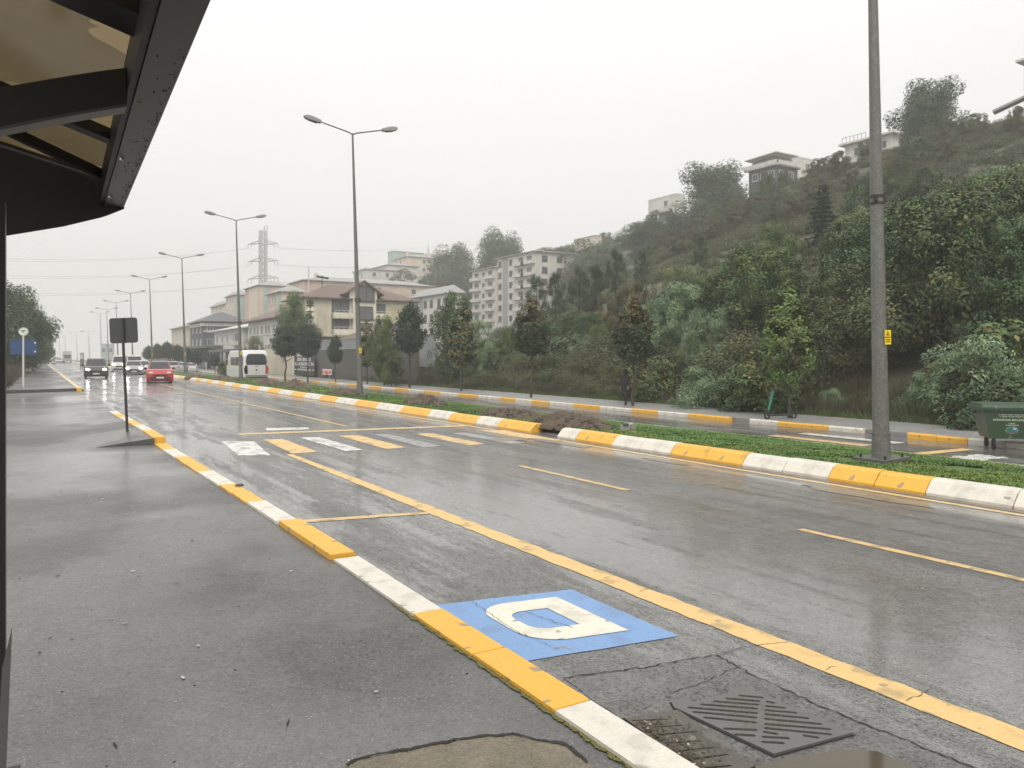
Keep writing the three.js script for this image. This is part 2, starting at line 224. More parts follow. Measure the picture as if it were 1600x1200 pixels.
{ // edge of the grass strip on the side of the lower carriageway
  const k = structure('kerb', 'pale low edging on the far side of the grass strip'); let yel = false;
  for (let a = 2; a < 62; a += 2, yel = !yel) { const b = new MB(), x0 = medEdge(a) - .02, x1 = medEdge(a + 1.985) - .02, y0 = medEdgeY(a) + .02, y1 = medEdgeY(a + 1.985) + .02; b.hexa([W(x0, a, FARY - .05), W(x0 + .16, a, FARY - .05), W(x1 + .16, a + 1.985, FARY - .05), W(x1, a + 1.985, FARY - .05), W(x0, a, y0), W(x0 + .14, a, y0 - .01), W(x1 + .14, a + 1.985, y1 - .01), W(x1, a + 1.985, y1)]); b.build('kerb_stone', yel && a > 5 ? M.linePale : M.kerbWhite, k); }
  new MB().hexa([W(17.18, 62.3, FARY), W(17.34, 62.3, FARY), W(17.34, 300, FARY), W(17.18, 300, FARY), W(17.18, 62.3, -.12), W(17.32, 62.3, -.13), W(17.32, 300, -.13), W(17.18, 300, -.12)]).build('kerb_stone', M.kerbWhite, k);
}

// ---------- the grass strip ----------
const stripY = (x, a) => { const t = clamp((x - 10.9) / (medEdge(a) - 10.9)); return lerp(.2, medEdgeY(a), t * t) + (fbm(x * 1.7 + 3, a * 1.7 + 3, 0, 0, 3, 12) - .5) * .05 * Math.min(1, 6 * t * (1 - t)); };
{
  const strip = structure('lawn', 'strip of green grass between the two carriageways');
  const mk = (a0, a1, d) => { const b = new MB(); for (let a = a0; a < a1 - .01; a += d) for (let i = 0; i < 6; i++) { const e = Math.min(a1, a + d), q = (k, s) => { const x = lerp(10.86, medEdge(s), k / 6); return W(x, s, stripY(x, s)); }; b.quad(q(i, a), q(i + 1, a), q(i + 1, e), q(i, e)); } b.build('turf', M.turf, strip); };
  mk(-4, 15.1, .45); mk(16.9, 70, .8); mk(70, 600, 26);
  const b = new MB(); for (let i = 0; i < 6; i++) { const q = (k, s) => { const x = lerp(11.5, medEdge(s), k / 6); return W(x, s, stripY(x, s) - .03); }; b.quad(q(i, 15.1), q(i + 1, 15.1), q(i + 1, 16.9), q(i, 16.9)); } b.build('bare_soil', M.soil, strip);
  new MB().quad(W(10.7, 15, .004), W(11.55, 15, .05), W(11.55, 17.1, .05), W(10.7, 17.1, .004)).build('worn_ramp', M.road, strip);
  new MB().box(11.6, .11, -16.7, .5, .18, 1.3, .12).build('broken_slab', M.conc, strip);
  // blades
  const rr = rngOf(77), tuft = new MB(); for (let i = 0; i < 9; i++) { const g = rr() * 6.283, r = rr() * .05, h = .018 + rr() * .024, l = .02 + rr() * .05, w = .006 + rr() * .004, x = Math.cos(g) * r, z = Math.sin(g) * r, c = Math.cos(g + 1.5), s = Math.sin(g + 1.5), t = .7 + .6 * rr(); tuft.col = [.085 * t, .175 * t, .028 * t]; tuft.tri([x - c * w, 0, z - s * w], [x + c * w, 0, z + s * w], [x + Math.cos(g) * l, h, z + Math.sin(g) * l]); }
  const mats = []; for (let i = 0; i < 56000; i++) { const near = i < 50000, a = near ? lerp(4, 34, rr() ** 1.35) : lerp(30, 75, rr()), x = lerp(10.95, medEdge(a), rr()); if (a > 15 && a < 17 && x < 12.4) continue; if (fbm(x * 2.5, a * 1.2, 0, 0, 3, 31) < .33) continue; mats.push([x, a, (near ? 1 : 1.5) * (.7 + .7 * rr()), rr() * 6.28]); }
  const im = new THREE.InstancedMesh(tuft.geometry(), std({ vertexColors: true, roughness: .6 }), mats.length), o = new THREE.Object3D(), c = new THREE.Color();
  mats.forEach(([x, a, s, r], i) => { o.position.set(x, stripY(x, a) - .005, -a); o.rotation.set(0, r, 0); o.scale.set(s * 1.3, s, s * 1.3); o.updateMatrix(); im.setMatrixAt(i, o.matrix); const k = .55 + .9 * fbm(x * 1.3, a * .6, 0, 0, 3, 66), y = sm(.5, .7, fbm(x * .9 + 40, a * .5, 0, 0, 3, 67)); c.setRGB(k * (1 + .5 * y), k * (1 + .1 * y), k); im.setColorAt(i, c); });
  im.name = 'grass_blades'; tag(im, null, null, null, 'stuff'); strip.add(im);
}

// ---------- painted markings ----------
function ragged(cx, ca, rx, ra, n, amp, seed) { const o = []; for (let i = 0; i < n; i++) { const g = i / n * 6.2832, k = 1 + amp * (fbm(Math.cos(g) * 2 + 9, Math.sin(g) * 2 + 9, 0, 0, 4, seed) - .5) * 2; o.push([cx + Math.cos(g) * rx * k, ca + Math.sin(g) * ra * k]); } return o; }
function paint(parent, name, pts, mat, y, jag = 0, seed = 1) {           // pts: corners (x, along), laid as a sheet with slightly ragged edges
  const r = rngOf(seed), out = []; for (let i = 0; i < pts.length; i++) { const [x0, a0] = pts[i], [x1, a1] = pts[(i + 1) % pts.length], L = Math.hypot(x1 - x0, a1 - a0), n = jag ? Math.max(1, Math.min(80, Math.round(L / .12))) : 1; for (let k = 0; k < n; k++) { const t = k / n, j = k ? jag * (r() - .5) : 0; out.push([lerp(x0, x1, t) - (a1 - a0) / L * j, lerp(a0, a1, t) + (x1 - x0) / L * j]); } }
  return new MB().sheet(out, y).build(name, mat, parent);
}
const strip = (x, w, a0, a1) => [[x - w / 2, a0], [x + w / 2, a0], [x + w / 2, a1], [x - w / 2, a1]], px2 = l => l.map(q => { const g = G(q[0], q[1]); return [g[0], -g[2]]; });
paint(road, 'bay_line', [[4.14, -3], [4.37, -3], [4.36, 8.9], [4.33, 15.3], [4.2, 15.3], [4.14, 8.7]], M.lineYellow, .004, .022, 2);
paint(road, 'bay_end_line', [[2.58, 8.96], [4.16, 8.62], [4.16, 8.76], [2.58, 9.12]], M.linePale, .0045, .015, 3);
for (const [a0, a1] of [[2.6, 5.66], [8.6, 11.6]]) paint(road, 'lane_dash', strip(7.32, .11, a0, a1), M.linePale, .004, .012, a0 * 10 | 0);
paint(road, 'lane_line', strip(7.35, .11, 20.6, 60), M.linePale, .004, .01, 4);
paint(road, 'edge_line', strip(10.28, .11, 0, 14.6), M.linePale, .004, .012, 5); paint(road, 'edge_line', strip(10.3, .11, 17.5, 300), M.linePale, .004, 0, 6);
[[[345, 690], [398, 690], [422, 712], [372, 712]], [[412, 687], [441, 686], [497, 706], [457, 709]], [[469, 684], [499, 683], [568, 703], [540, 705]], [[529, 681], [559, 680], [634, 699], [606, 702]], [[585, 679], [605, 678], [690, 697], [660, 699]], [[649, 678], [675, 677], [759, 694], [731, 696]], [[705, 677], [724, 676], [821, 692], [799, 694]], [[750, 673], [787, 672], [885, 689], [862, 692]]].forEach((q, i) => paint(road, 'crosswalk_stripe', px2(q), i % 2 ? (i > 4 ? M.linePale : M.lineYellow) : i > 3 ? std({ map: wear(.3, .3, .3, 210 + i, .6), roughness: .35 }) : M.lineWhite, .004, .03, 20 + i));
paint(road, 'silt', [[10.44, 0], [10.66, 0], [10.66, 14.9], [10.46, 14.9]], M.silt, .003, .09, 42); paint(road, 'silt', [[10.46, 17], [10.72, 17], [10.72, 120], [10.46, 120]], M.silt, .003, .1, 43);
for (const [x, a, rx, ra, s] of [[9.85, 6.6, .16, 1.0, 44], [10.0, 14.2, .2, 1.1, 45], [9.4, 15.4, .5, .35, 46], [9.9, 10.6, .1, .6, 47]]) paint(road, 'silt', ragged(x, a, rx, ra, 60, .5, s), M.silt, .0055, .03, s);
paint(road, 'stop_line', px2([[373, 680], [373, 677.5], [735, 664], [738, 666]]), M.linePale, .004, .02, 40);
paint(road, 'faded_marking', px2([[416, 673], [416, 669], [484, 668], [482, 671]]), M.lineWhite, .004, .03, 41);
for (let i = 0; i < 5; i++) paint(farRoad, 'crosswalk_stripe', strip(16 + i * 1.4, .5, 13.6 - i * .1, 17.0 - i * .1), i % 2 ? M.linePale : M.lineWhite, FARY + .004, .02, 50 + i);
paint(farRoad, 'stop_line', [[15, 11.6], [21.8, 11.2], [21.8, 11.55], [15, 11.95]], M.lineYellow, FARY + .004, .02, 57);
paint(farRoad, 'faded_marking', [[16.2, 9.9], [20.8, 9.9], [20.8, 10.7], [16.2, 10.7]], M.lineWhite, FARY + .004, .3, 58);
paint(farRoad, 'lane_line', strip(19.4, .12, 20, 110), M.lineWhite, FARY + .004, .01, 59);
{ // blue bus-stop square with its white D
  paint(road, 'bus_stop_square', [[2.56, 4.14], [3.8, 3.94], [3.8, 5.2], [2.56, 5.45]], M.bayBlue, .004, .012, 61);
  const half = (w, top, bot, r, cx) => { const o = []; o.push([cx, bot], [cx, top]); for (let i = 0; i <= 8; i++) { const g = i / 8 * Math.PI / 2; o.push([cx - (w - r) - r * Math.sin(g), top - r + r * Math.cos(g) - .0]); } for (let i = 0; i <= 8; i++) { const g = i / 8 * Math.PI / 2; o.push([cx - (w - r) - r * Math.cos(g), bot + r - r * Math.sin(g)]); } return o; };
  const sk = l => l.map(([x, a]) => [x, a - (x - 3.57) * .19]), out = sk(half(.70, 5.09, 4.2, .27, 3.57)), inn = sk(half(.34, 4.86, 4.44, .13, 3.35));
  const s = new THREE.Shape(out.map(q => new THREE.Vector2(...q))); s.holes.push(new THREE.Path(inn.map(q => new THREE.Vector2(...q))));
  mesh('bus_stop_letter', new THREE.ShapeGeometry(s).applyMatrix4(new THREE.Matrix4().makeRotationX(-Math.PI / 2).setPosition(0, .0085, 0)), M.bayWhite, road);
}
function crackLine(parent, pts, w, y, seed) { const r = rngOf(seed), L = []; for (let i = 0; i + 1 < pts.length; i++) { const n = Math.max(2, Math.round(Math.hypot(pts[i + 1][0] - pts[i][0], pts[i + 1][1] - pts[i][1]) / .035)); for (let k = 0; k < n; k++) L.push([lerp(pts[i][0], pts[i + 1][0], k / n) + (r() - .5) * .022, lerp(pts[i][1], pts[i + 1][1], k / n) + (r() - .5) * .022]); } const b = new MB(); for (let i = 0; i + 1 < L.length; i++) { const [x0, a0] = L[i], [x1, a1] = L[i + 1], l = Math.hypot(x1 - x0, a1 - a0) || 1, nx = -(a1 - a0) / l, na = (x1 - x0) / l, u = w * (.35 + r()), v = w * (.35 + r()); b.quad(W(x0 - nx * u, a0 - na * u, y), W(x1 - nx * v, a1 - na * v, y), W(x1 + nx * v, a1 + na * v, y), W(x0 + nx * u, a0 + na * u, y)); } return b.build('crack', M.crack, parent); }
{ // patched strip round the drain, cracks, puddle, drain grates
  const patchMat = std({ map: asphaltColor(.135, 71, .3, .6, 1024), roughness: 1, roughnessMap: rep(walkRough, 3, 3), bumpMap: grainBump, bumpScale: .003 });
  const pc = px2([[880, 1060], [1000, 1045], [1120, 1024], [1180, 1058], [1290, 1108], [1420, 1160], [1500, 1192], [1600, 1235]]); paint(road, 'asphalt_patch', [...pc, [3.6, 1.2], [2.5, 1.2]], patchMat, .003, .02, 71);
  crackLine(walk, [[2.262, 2.4], [2.262, 5.4]], .014, .106, 79).material = M.moss; crackLine(road, pc, .006, .007, 72); crackLine(road, px2([[1120, 1024], [1160, 1012], [1240, 1004]]), .003, .007, 73); for (const [q, k] of [[[[1415, 1095], [1460, 1078]], 90], [[[1288, 1047], [1310, 1040]], 91], [[[640, 806], [690, 793]], 92], [[[1000, 925], [1030, 915]], 93]]) crackLine(road, px2(q), .0025, .0062, k); crackLine(road, px2([[1160, 1040], [1080, 1075], [1040, 1085]]), .0025, .007, 74); crackLine(road, px2([[690, 948], [760, 1000], [830, 1031]]).map(([x, a]) => [x + .25, a]), .002, .012, 75); crackLine(road, px2([[820, 958], [900, 985]]), .003, .013, 76);
  paint(road, 'puddle', px2([[1180, 1200], [1230, 1186], [1310, 1174], [1370, 1176], [1420, 1195], [1460, 1230], [1200, 1300]]), std({ color: lin(.07, .058, .036), roughness: .06 }), .0075, .02, 77);
  const gc = px2([[1152, 1078], [1331, 1153], [1180, 1196], [1058, 1101]]);   // far, right, near, left corners
  const at = (u, v) => [lerp(lerp(gc[3][0], gc[0][0], u), lerp(gc[2][0], gc[1][0], u), v), lerp(lerp(gc[3][1], gc[0][1], u), lerp(gc[2][1], gc[1][1], u), v)]; // u: left->far edge dir, v: towards near/right
  const drain = thing('drain_grate', 'rectangular slotted iron drain grate set in the road beside the kerb', 'drain grate', [0, 0, 0]);
  const ex = [[0, 0], [.12, 0], [.12, -.07], [0, -.07]];
  const pit = [[484, 288], [466, 252], [545, 234], [582, 255], [750, 213], [766, 184], [835, 176], [880, 194], [1400, 416], [990, 530]].map(q => { const g = G(900 + q[0] / 3.2, 1020 + q[1] / 3.2); return [g[0], -g[2]]; }); new MB().sheet(pit, .0052).build('pit', M.crack, drain);
  const zz = (x, y) => { const g = G(900 + x / 3.2, 1020 + y / 3.2); return [g[0], -g[2]]; };
  const s = new THREE.Shape([[490, 286], [474, 256], [540, 240], [580, 262], [755, 218], [770, 190], [830, 182], [872, 198], [1385, 415], [990, 522]].map(q => new THREE.Vector2(...zz(...q))));
  for (const [x0, y0, x1, y1] of [[820, 229, 930, 239], [756, 244, 914, 257], [694, 259, 908, 275], [630, 274, 902, 295], [566, 290, 902, 318], [590, 312, 900, 340], [645, 340, 896, 365], [745, 396, 898, 403], [800, 426, 890, 431], [955, 260, 988, 266], [952, 282, 1042, 291], [950, 303, 1098, 316], [950, 324, 1158, 343], [948, 347, 1222, 373], [948, 373, 1268, 399], [948, 394, 1272, 425], [942, 413, 1002, 422], [1142, 432, 1210, 441], [936, 438, 1060, 444], [934, 463, 1035, 469]]) { const A = zz(x0, y0), B = zz(x1, y1), l = Math.hypot(B[0] - A[0], B[1] - A[1]), w = .0125, dx = (B[0] - A[0]) / l * w, da = (B[1] - A[1]) / l * w; s.holes.push(new THREE.Path([[A[0] + da, A[1] - dx], [B[0] + da, B[1] - dx], [B[0] + dx, B[1] + da], [B[0] - da, B[1] + dx], [A[0] - da, A[1] + dx], [A[0] - dx, A[1] - da]].map(q => new THREE.Vector2(...q)))); }
  const g = new THREE.ExtrudeGeometry(s, { depth: .012, bevelEnabled: false }).applyMatrix4(new THREE.Matrix4().makeRotationX(-Math.PI / 2).setPosition(0, .006, 0));
  mesh('grate_plate', g, std({ color: lin(.14, .14, .138), roughness: .28, metalness: .3, bumpMap: smallBump, bumpScale: .003 }), drain);
  { const r = rngOf(9), b = new MB(); for (let i = 0; i < 260; i++) { const [x, a] = at(.3 + r() * .55, .15 + r() * .55), h = .006 + r() * .012, g2 = r() * 6.28; b.tri(W(x, a, .012), W(x + .006, a + .004, .012), W(x + Math.cos(g2) * .02, a + Math.sin(g2) * .02, .02 + h)); } const m = b.build('weeds', plain(.12, .16, .05, .8), drain); tag(m, null, null, null, 'stuff'); }
  const inlet = thing('gutter_grate', 'older gutter grate half buried in mud and litter against the kerb', 'drain grate');
  const q2 = px2([[975, 1125], [1060, 1112], [1180, 1200], [1115, 1225]]), a2 = (u, v) => [lerp(lerp(q2[0][0], q2[1][0], u), lerp(q2[3][0], q2[2][0], u), v), lerp(lerp(q2[0][1], q2[1][1], u), lerp(q2[3][1], q2[2][1], u), v)];
  const s2 = new THREE.Shape([a2(0, 0), a2(1, 0), a2(1, 1), a2(0, 1)].map(q => new THREE.Vector2(...q))); for (let i = 0; i < 7; i++) { const v = .06 + i * .13, A = a2(.06, v), B = a2(.62 + .2 * ((i * 7) % 3) / 2, v + .07), w = .008; s2.holes.push(new THREE.Path([[A[0], A[1] - w], [B[0], B[1] - w], [B[0], B[1] + w], [A[0], A[1] + w]].map(q => new THREE.Vector2(...q)))); }
  new MB().sheet([a2(-.02, -.02), a2(1.02, -.02), a2(1.02, 1.02), a2(-.02, 1.02)], .0048).build('pit', M.crack, inlet);
  mesh('grate_plate', new THREE.ExtrudeGeometry(s2, { depth: .006, bevelEnabled: false }).applyMatrix4(new THREE.Matrix4().makeRotationX(-Math.PI / 2).setPosition(0, .0062, 0)), std({ map: wear(.1, .092, .075, 301, .5), roughness: .45, bumpMap: smallBump, bumpScale: .006 }), inlet);
  { const r = rngOf(19), b = new MB(); for (let i = 0; i < 420; i++) { const v = r(), [x, a] = a2(.04 + r() * r() * .8, .1 + v * .8), t = r(), h = .012 + r() * .01, w = .004 + r() * .012, g2 = r() * 6.28; b.col = t > .93 ? [.4, .38, .32] : [.05 + .06 * t, .04 + .045 * t, .025 + .02 * t]; const c = Math.cos(g2) * w, sn = Math.sin(g2) * w; b.quad(W(x - c, a - sn, h), W(x + sn * .4, a - c * .4, h + .004), W(x + c, a + sn, h), W(x - sn * .4, a + c * .4, h)); } const m = b.build('litter', std({ vertexColors: true, roughness: .7 }), inlet); tag(m, null, null, null, 'stuff'); }
}
{ // broken edge of the pavement at the bottom of the picture, showing sand
  const e = [[540, 1200], [556, 1188], [600, 1180], [640, 1172], [690, 1162], [740, 1153], [800, 1148], [840, 1158], [880, 1163], [905, 1180], [925, 1200], [960, 1240], [820, 1330], [560, 1330], [510, 1240]].map(q => { const g = G(q[0], q[1], .1); return [g[0], -g[2]]; });
  paint(walk, 'sand_patch', e, M.sand, .104, .05, 81); crackLine(walk, e.slice(0, 11), .012, .108, 82);
  const r = rngOf(83), b = new MB(); const bit = (x, a, l, w, g, c, h = .012, y = .104) => { b.col = c; b.box(x, y + h / 2, -a, l, h, w, g); };
  for (const [px, py, l, w, k] of [[455, 893, .05, .035, .5], [180, 1165, .09, .012, .02], [450, 1130, .09, .014, .015], [78, 998, .06, .012, .03], [175, 968, .04, .02, .35], [208, 893, .05, .04, .55], [160, 780, .07, .05, .5], [130, 732, .06, .05, .5], [286, 1060, .05, .04, .5], [310, 1010, .05, .035, .45], [545, 1190, .03, .02, .5], [195, 975, .05, .02, .4], [48, 828, .05, .02, .05], [62, 1020, .05, .02, .05], [300, 845, .05, .03, .08], [276, 912, .03, .02, .04], [90, 900, .05, .02, .06], [588, 1082, .05, .04, .4]]) { const g = G(px, py, .1); bit(g[0], -g[2], l * (.4 + .4 * r()), w * .4, r() * 3, [k, k * .97, k * .9], .003); }
  for (let i = 0; i < 160; i++) { const a = 2.6 + r() * 14, x = lerp(-1.6, 2.2, r()), k = r() < .4 ? .3 + .2 * r() : .03 + .05 * r(); bit(x, a, .005 + .012 * r(), .004 + .006 * r(), r() * 3, [k, k * .96, k * .88], .003, .1); }
  const m = b.build('litter', std({ vertexColors: true, roughness: .7 }), scene); tag(m, 'small twigs, leaves and paper scraps scattered over the wet pavement', null, null, 'stuff');
  const st = thing('stone', 'flat broken stone lying on the yellow kerb', 'stone', G(374, 760, .12).map((v, i) => i === 1 ? .118 : v)); new MB().geo(new THREE.DodecahedronGeometry(.07, 0), new THREE.Matrix4().makeScale(1, .35, .7).setPosition(0, .02, 0)).build('rock', M.concDark, st);
}

// ---------- buildings ----------
const winCache = {};
function win(parent, face, u, v, w, h, fm, pm, name = 'window') {
  const key = w.toFixed(2) + '_' + h.toFixed(2); if (!winCache[key]) { const t = .09, f = new MB(); f.box(-w / 2 + t / 2, 0, .02, t, h, .12).box(w / 2 - t / 2, 0, .02, t, h, .12).box(0, h / 2 - t / 2, .02, w - 2 * t, t, .12).box(0, -h / 2 + t / 2, .02, w - 2 * t, t, .12); if (w > 1.1) f.box(0, 0, .02, .06, h - 2 * t, .1); f.box(0, -h / 2 - .05, .07, w + .2, .07, .2); winCache[key] = [f.geometry(), new MB().box(0, 0, .015, w - 2 * t, h - 2 * t, .03).geometry()]; }
  const [fg, pg] = winCache[key], m = mesh(name, fg, fm, parent); if (face === 'f') m.position.set(u, v, 0); else { m.position.set(0, v, -u); m.rotation.y = -Math.PI / 2; } mesh('pane', pg, pm, m); return m;
}
function balcony(parent, face, u, v, w, mat, glass) {
  const b = new MB().box(0, -.06, .5, w, .16, 1); b.box(0, .36, .95, w, .62, .1).box(-w / 2 + .05, .36, .45, .1, .62, .9).box(w / 2 - .05, .36, .45, .1, .62, .9);
  const m = b.build('balcony', mat, parent); if (face === 'f') m.position.set(u, v, 0); else { m.position.set(0, v, -u); m.rotation.y = -Math.PI / 2; }
  const r = new MB().box(0, .98, .95, w, .05, .05); for (let i = 0; i <= 4; i++) r.box(-w / 2 + .05 + i * (w - .1) / 4, .82, .95, .04, .3, .04); r.build('rail', M.signWhite, m); return m;
}
function hipRoof(w, d, over, rh, th = .18) { const b = new MB(), x0 = -over, x1 = w + over, z0 = over, z1 = -d - over, s = Math.min((w + 2 * over), (d + 2 * over)) / 2 - .01, alongX = w > d; const A = [x0, 0, z0], B = [x1, 0, z0], C = [x1, 0, z1], D = [x0, 0, z1], zc = (z0 + z1) / 2, xc = (x0 + x1) / 2, R0 = alongX ? [x0 + s, rh, zc] : [xc, rh, z0 - s], R1 = alongX ? [x1 - s, rh, zc] : [xc, rh, z1 + s]; if (alongX) { b.quad(A, B, R1, R0).tri(B, C, R1).quad(C, D, R0, R1).tri(D, A, R0); } else { b.tri(A, B, R0).quad(B, C, R1, R0).tri(C, D, R1).quad(D, A, R0, R1); } b.hexa([[x0, -th, z0], [x1, -th, z0], [x1, -th, z1], [x0, -th, z1], [x0, -.005, z0], [x1, -.005, z0], [x1, -.005, z1], [x0, -.005, z1]]); return b; }
const plaster = (r, g, b, seed) => std({ map: tex(256, 256, (u, v) => { const f = fbm(u * 6, v * 6, 6, 6, 5, seed), k = .86 + .2 * f, d = .10 * sm(.58, .75, fbm(u * 14, v * 3, 14, 3, 4, seed + 5)); return [r * k - d * r, g * k - d * g, b * k - d * b]; }, true, 7, 7), roughness: .85 });
M.cream = plaster(.74, .71, .6, 401); M.creamTan = plaster(.62, .57, .46, 402); M.whiteWall = plaster(.62, .61, .58, 403); M.greyWall = plaster(.3, .32, .33, 404); M.blueGrey = plaster(.075, .085, .105, 405); M.pink = plaster(.58, .42, .35, 406); M.peach = plaster(.62, .51, .42, 407); M.mint = plaster(.38, .48, .43, 408); M.sandWall = plaster(.64, .58, .49, 409);
M.tileRoof = std({ map: tex(256, 256, (u, v) => { const s = Math.abs(Math.sin(u * 3.1416 * 24)), r = fbm(u * 20, v * 20, 20, 20, 3, 411), k = (.6 + .4 * s) * (.7 + .6 * r); return [.17 * k, .115 * k, .095 * k]; }, true, 5, 5), roughness: .6 }); M.greyRoof = plain(.3, .3, .295, .6); M.darkRoof = plain(.08, .085, .095, .5);
M.frameDark = plain(.06, .06, .065, .4); M.frameWhite = plain(.6, .6, .6, .4);
const cornerOf = (px, Z) => { const q = P(px, HZ, Z); return [q[0], -q[2]]; };
// a block whose near corner stands at (x, a): front face towards us, side face along the road
function block(o) {
  const [x, a] = o.xa || cornerOf(o.px, o.Z), Z = depthOf(x, a), w = o.w || acrossAt(a, o.front) - x, d = o.d || alongAt(x, o.side) - a, base = o.base ?? (landY(x, a) - 1.5), eave = hAt(o.eave, Z), h = eave - base;
  const t = thing(o.name, o.label, o.cat || 'apartment building', W(x, a, base), 0, o.group); Object.assign(t.userData, {});
  new MB().box(w / 2, h / 2, -d / 2, w, h, d).build('wall', o.wall, t);
  const R = o.roof || 'flat';
  if (R === 'hip') { const m = hipRoof(w, d, o.over ?? .6, o.rh ?? 2.2).build('roof', o.roofMat || M.greyRoof, t); m.position.y = h + .2; if (o.chim) for (const [cx, cz, ch] of o.chim) new MB().box(cx * w, 1.2, -cz * d, .8, ch || 1.8, .8).build('chimney', o.wall, m); }
  else { const v = o.over ?? .4; const m = new MB().box(w / 2, .17, -d / 2, w + 2 * v, .34, d + 2 * v).build('roof', o.roofMat || M.greyRoof, t); m.position.y = h + .003; }
  const fh = o.floor || 2.9; let n = o.floors || 3;
  for (let i = 0; i < n; i++) { const v = h - 1.5 - i * fh; if (v < 1) break; for (const u of o.wf || []) win(t, 'f', u * w, v, o.ww || 1.3, 1.45, o.fm || M.frameWhite, M.glassSoft); for (const u of o.ws || []) win(t, 's', u * d, v, o.ww || 1.3, 1.45, o.fm || M.frameWhite, M.glassSoft);
    for (const u of o.bf || []) { win(t, 'f', u * w, v - .25, 2, 2, M.frameDark, M.glassSoft, 'balcony_door'); balcony(t, 'f', u * w, v - 1.25, o.bw || 3, o.bm || o.wall); } for (const u of o.bs || []) { win(t, 's', u * d, v - .25, 2, 2, M.frameDark, M.glassSoft, 'balcony_door'); balcony(t, 's', u * d, v - 1.25, o.bw || 3.4, o.bm || o.wall); } }
  for (const [f, u0, u1, m] of o.bands || []) { const b = new MB(); f === 'f' ? b.box((u0 + u1) / 2 * w, h / 2, .05, (u1 - u0) * w, h - .1, .12) : b.box(-.05, h / 2, -(u0 + u1) / 2 * d, .12, h - .1, (u1 - u0) * d); b.build('wall_panel', m, t); }
  if (o.extra) o.extra(t, w, d, h, a, x, Z);
  return t;
}
const uAt = (px, a, x) => acrossAt(a, px) - x;
M.glassHotel = std({ color: lin(.15, .155, .16), roughness: .1 });
// the cream hotel by the road
block({ name: 'hotel_building', label: 'cream four-storey hotel with brown tiled roof, gabled dormer and vertical dark letters', cat: 'hotel', px: 478, Z: 105, front: 648, d: 9.5, base: -.5, eave: 466, wall: M.cream, roof: 'hip', rh: 2.3, over: .7, roofMat: M.tileRoof, floors: 0, extra(t, w, d, h, a, x, Z) {
  const v = py => hAt(py, Z) + .5, u = px => uAt(px, a, x);
  new MB().box((u(495) + u(517)) / 2, (v(474) + v(523)) / 2, .06, u(517) - u(495), v(474) - v(523), .14).build('wall_panel', M.creamTan, t);
  new MB().box((u(604) + u(630)) / 2, (v(474) + v(523)) / 2, .06, u(630) - u(604), v(474) - v(523), .14).build('wall_panel', plaster(.55, .5, .33, 421), t);
  const bay = u(549), be = u(585); new MB().box((bay + be) / 2, h / 2 + .2, .35, be - bay, h + .4, .75).build('bay', M.cream, t);
  { const g = new MB(), x0 = u(543), x1 = u(586), y0 = v(464), ym = v(452), yt = v(437), xm = (x0 + x1) / 2; const pts = [[x0, y0], [x1, y0], [x1, ym], [xm, yt], [x0, ym]]; g.geo(extrude(pts, 5), new THREE.Matrix4().setPosition(0, 0, -4.2)); const m = g.build('dormer', M.cream, t); const r = new MB(); r.bar([x0 - .9, ym - .5, -1.8], [xm, yt + .15, -1.8], 6.2, .2, [0, 1, 0]).bar([xm, yt + .15, -1.8], [x1 + .9, ym - .5, -1.8], 6.2, .2, [0, 1, 0]); r.build('dormer_roof', M.tileRoof, m); }
  const W2 = (px, py, w, hh) => { const m = win(t, 'f', u(px), v(py), w, hh, M.frameDark, M.glassHotel); m.position.z = .74; return m; };
  W2(568, 487, 2.2, 1.9); W2(568, 514, 2.2, 1.9); W2(569, 455, 2.4, 2.2).position.z = .82;
  for (const py of [479.5, 506]) { const m = win(t, 'f', u(532), v(py), 2.5, 2.2, M.frameDark, M.glassHotel, 'balcony_door'); m.position.z = .02; balcony(t, 'f', u(534), v(py) - 1.35, u(549) - u(519), M.cream); }
  { win(t, 'f', u(592), v(481), 2.0, 1.9, M.frameDark, M.glassHotel, 'balcony_door'); balcony(t, 'f', u(593), v(481) - 1.2, 2.6, M.cream); }
  new MB().box(w / 2, v(524), .12, w + .1, .22, .3).build('string_course', M.creamTan, t);
  new MB().box(u(508), v(540), 1.2, 7, 1.2, 2.4).build('porch', M.cream, t);
  const chars = ['O', 'T', 'E', 'L']; chars.forEach((ch, i) => { const c = canvasTex(64, 64, (g) => { g.fillStyle = '#f4eed8'; g.fillRect(0, 0, 64, 64); g.fillStyle = '#2a2724'; g.beginPath(); if (i === 0) { g.arc(32, 32, 29, 0, 6.3); g.fill(); g.fillStyle = '#8d7f5c'; } g.font = 'bold 54px sans-serif'; g.textAlign = 'center'; g.textBaseline = 'middle'; g.fillText(ch, 32, 34); }); const b = new MB(), x0 = u(490) - .5, y = v(473 + i * 9.3), q = .5; b.quad([x0 - q, y - q, .06], [x0 + q, y - q, .06], [x0 + q, y + q, .06], [x0 - q, y + q, .06], [[0, 0], [1, 0], [1, 1], [0, 1]]); b.build('letter', std({ map: c, roughness: .6 }), t); });
  new MB().tube([u(514), h + 1.5, -3], [u(514), h + 3.6, -3], .06).bar([u(514) - .8, h + 3.4, -3], [u(514) + .9, h + 3.2, -3], .3, .25).build('roof_antenna', M.dark, t);
} });
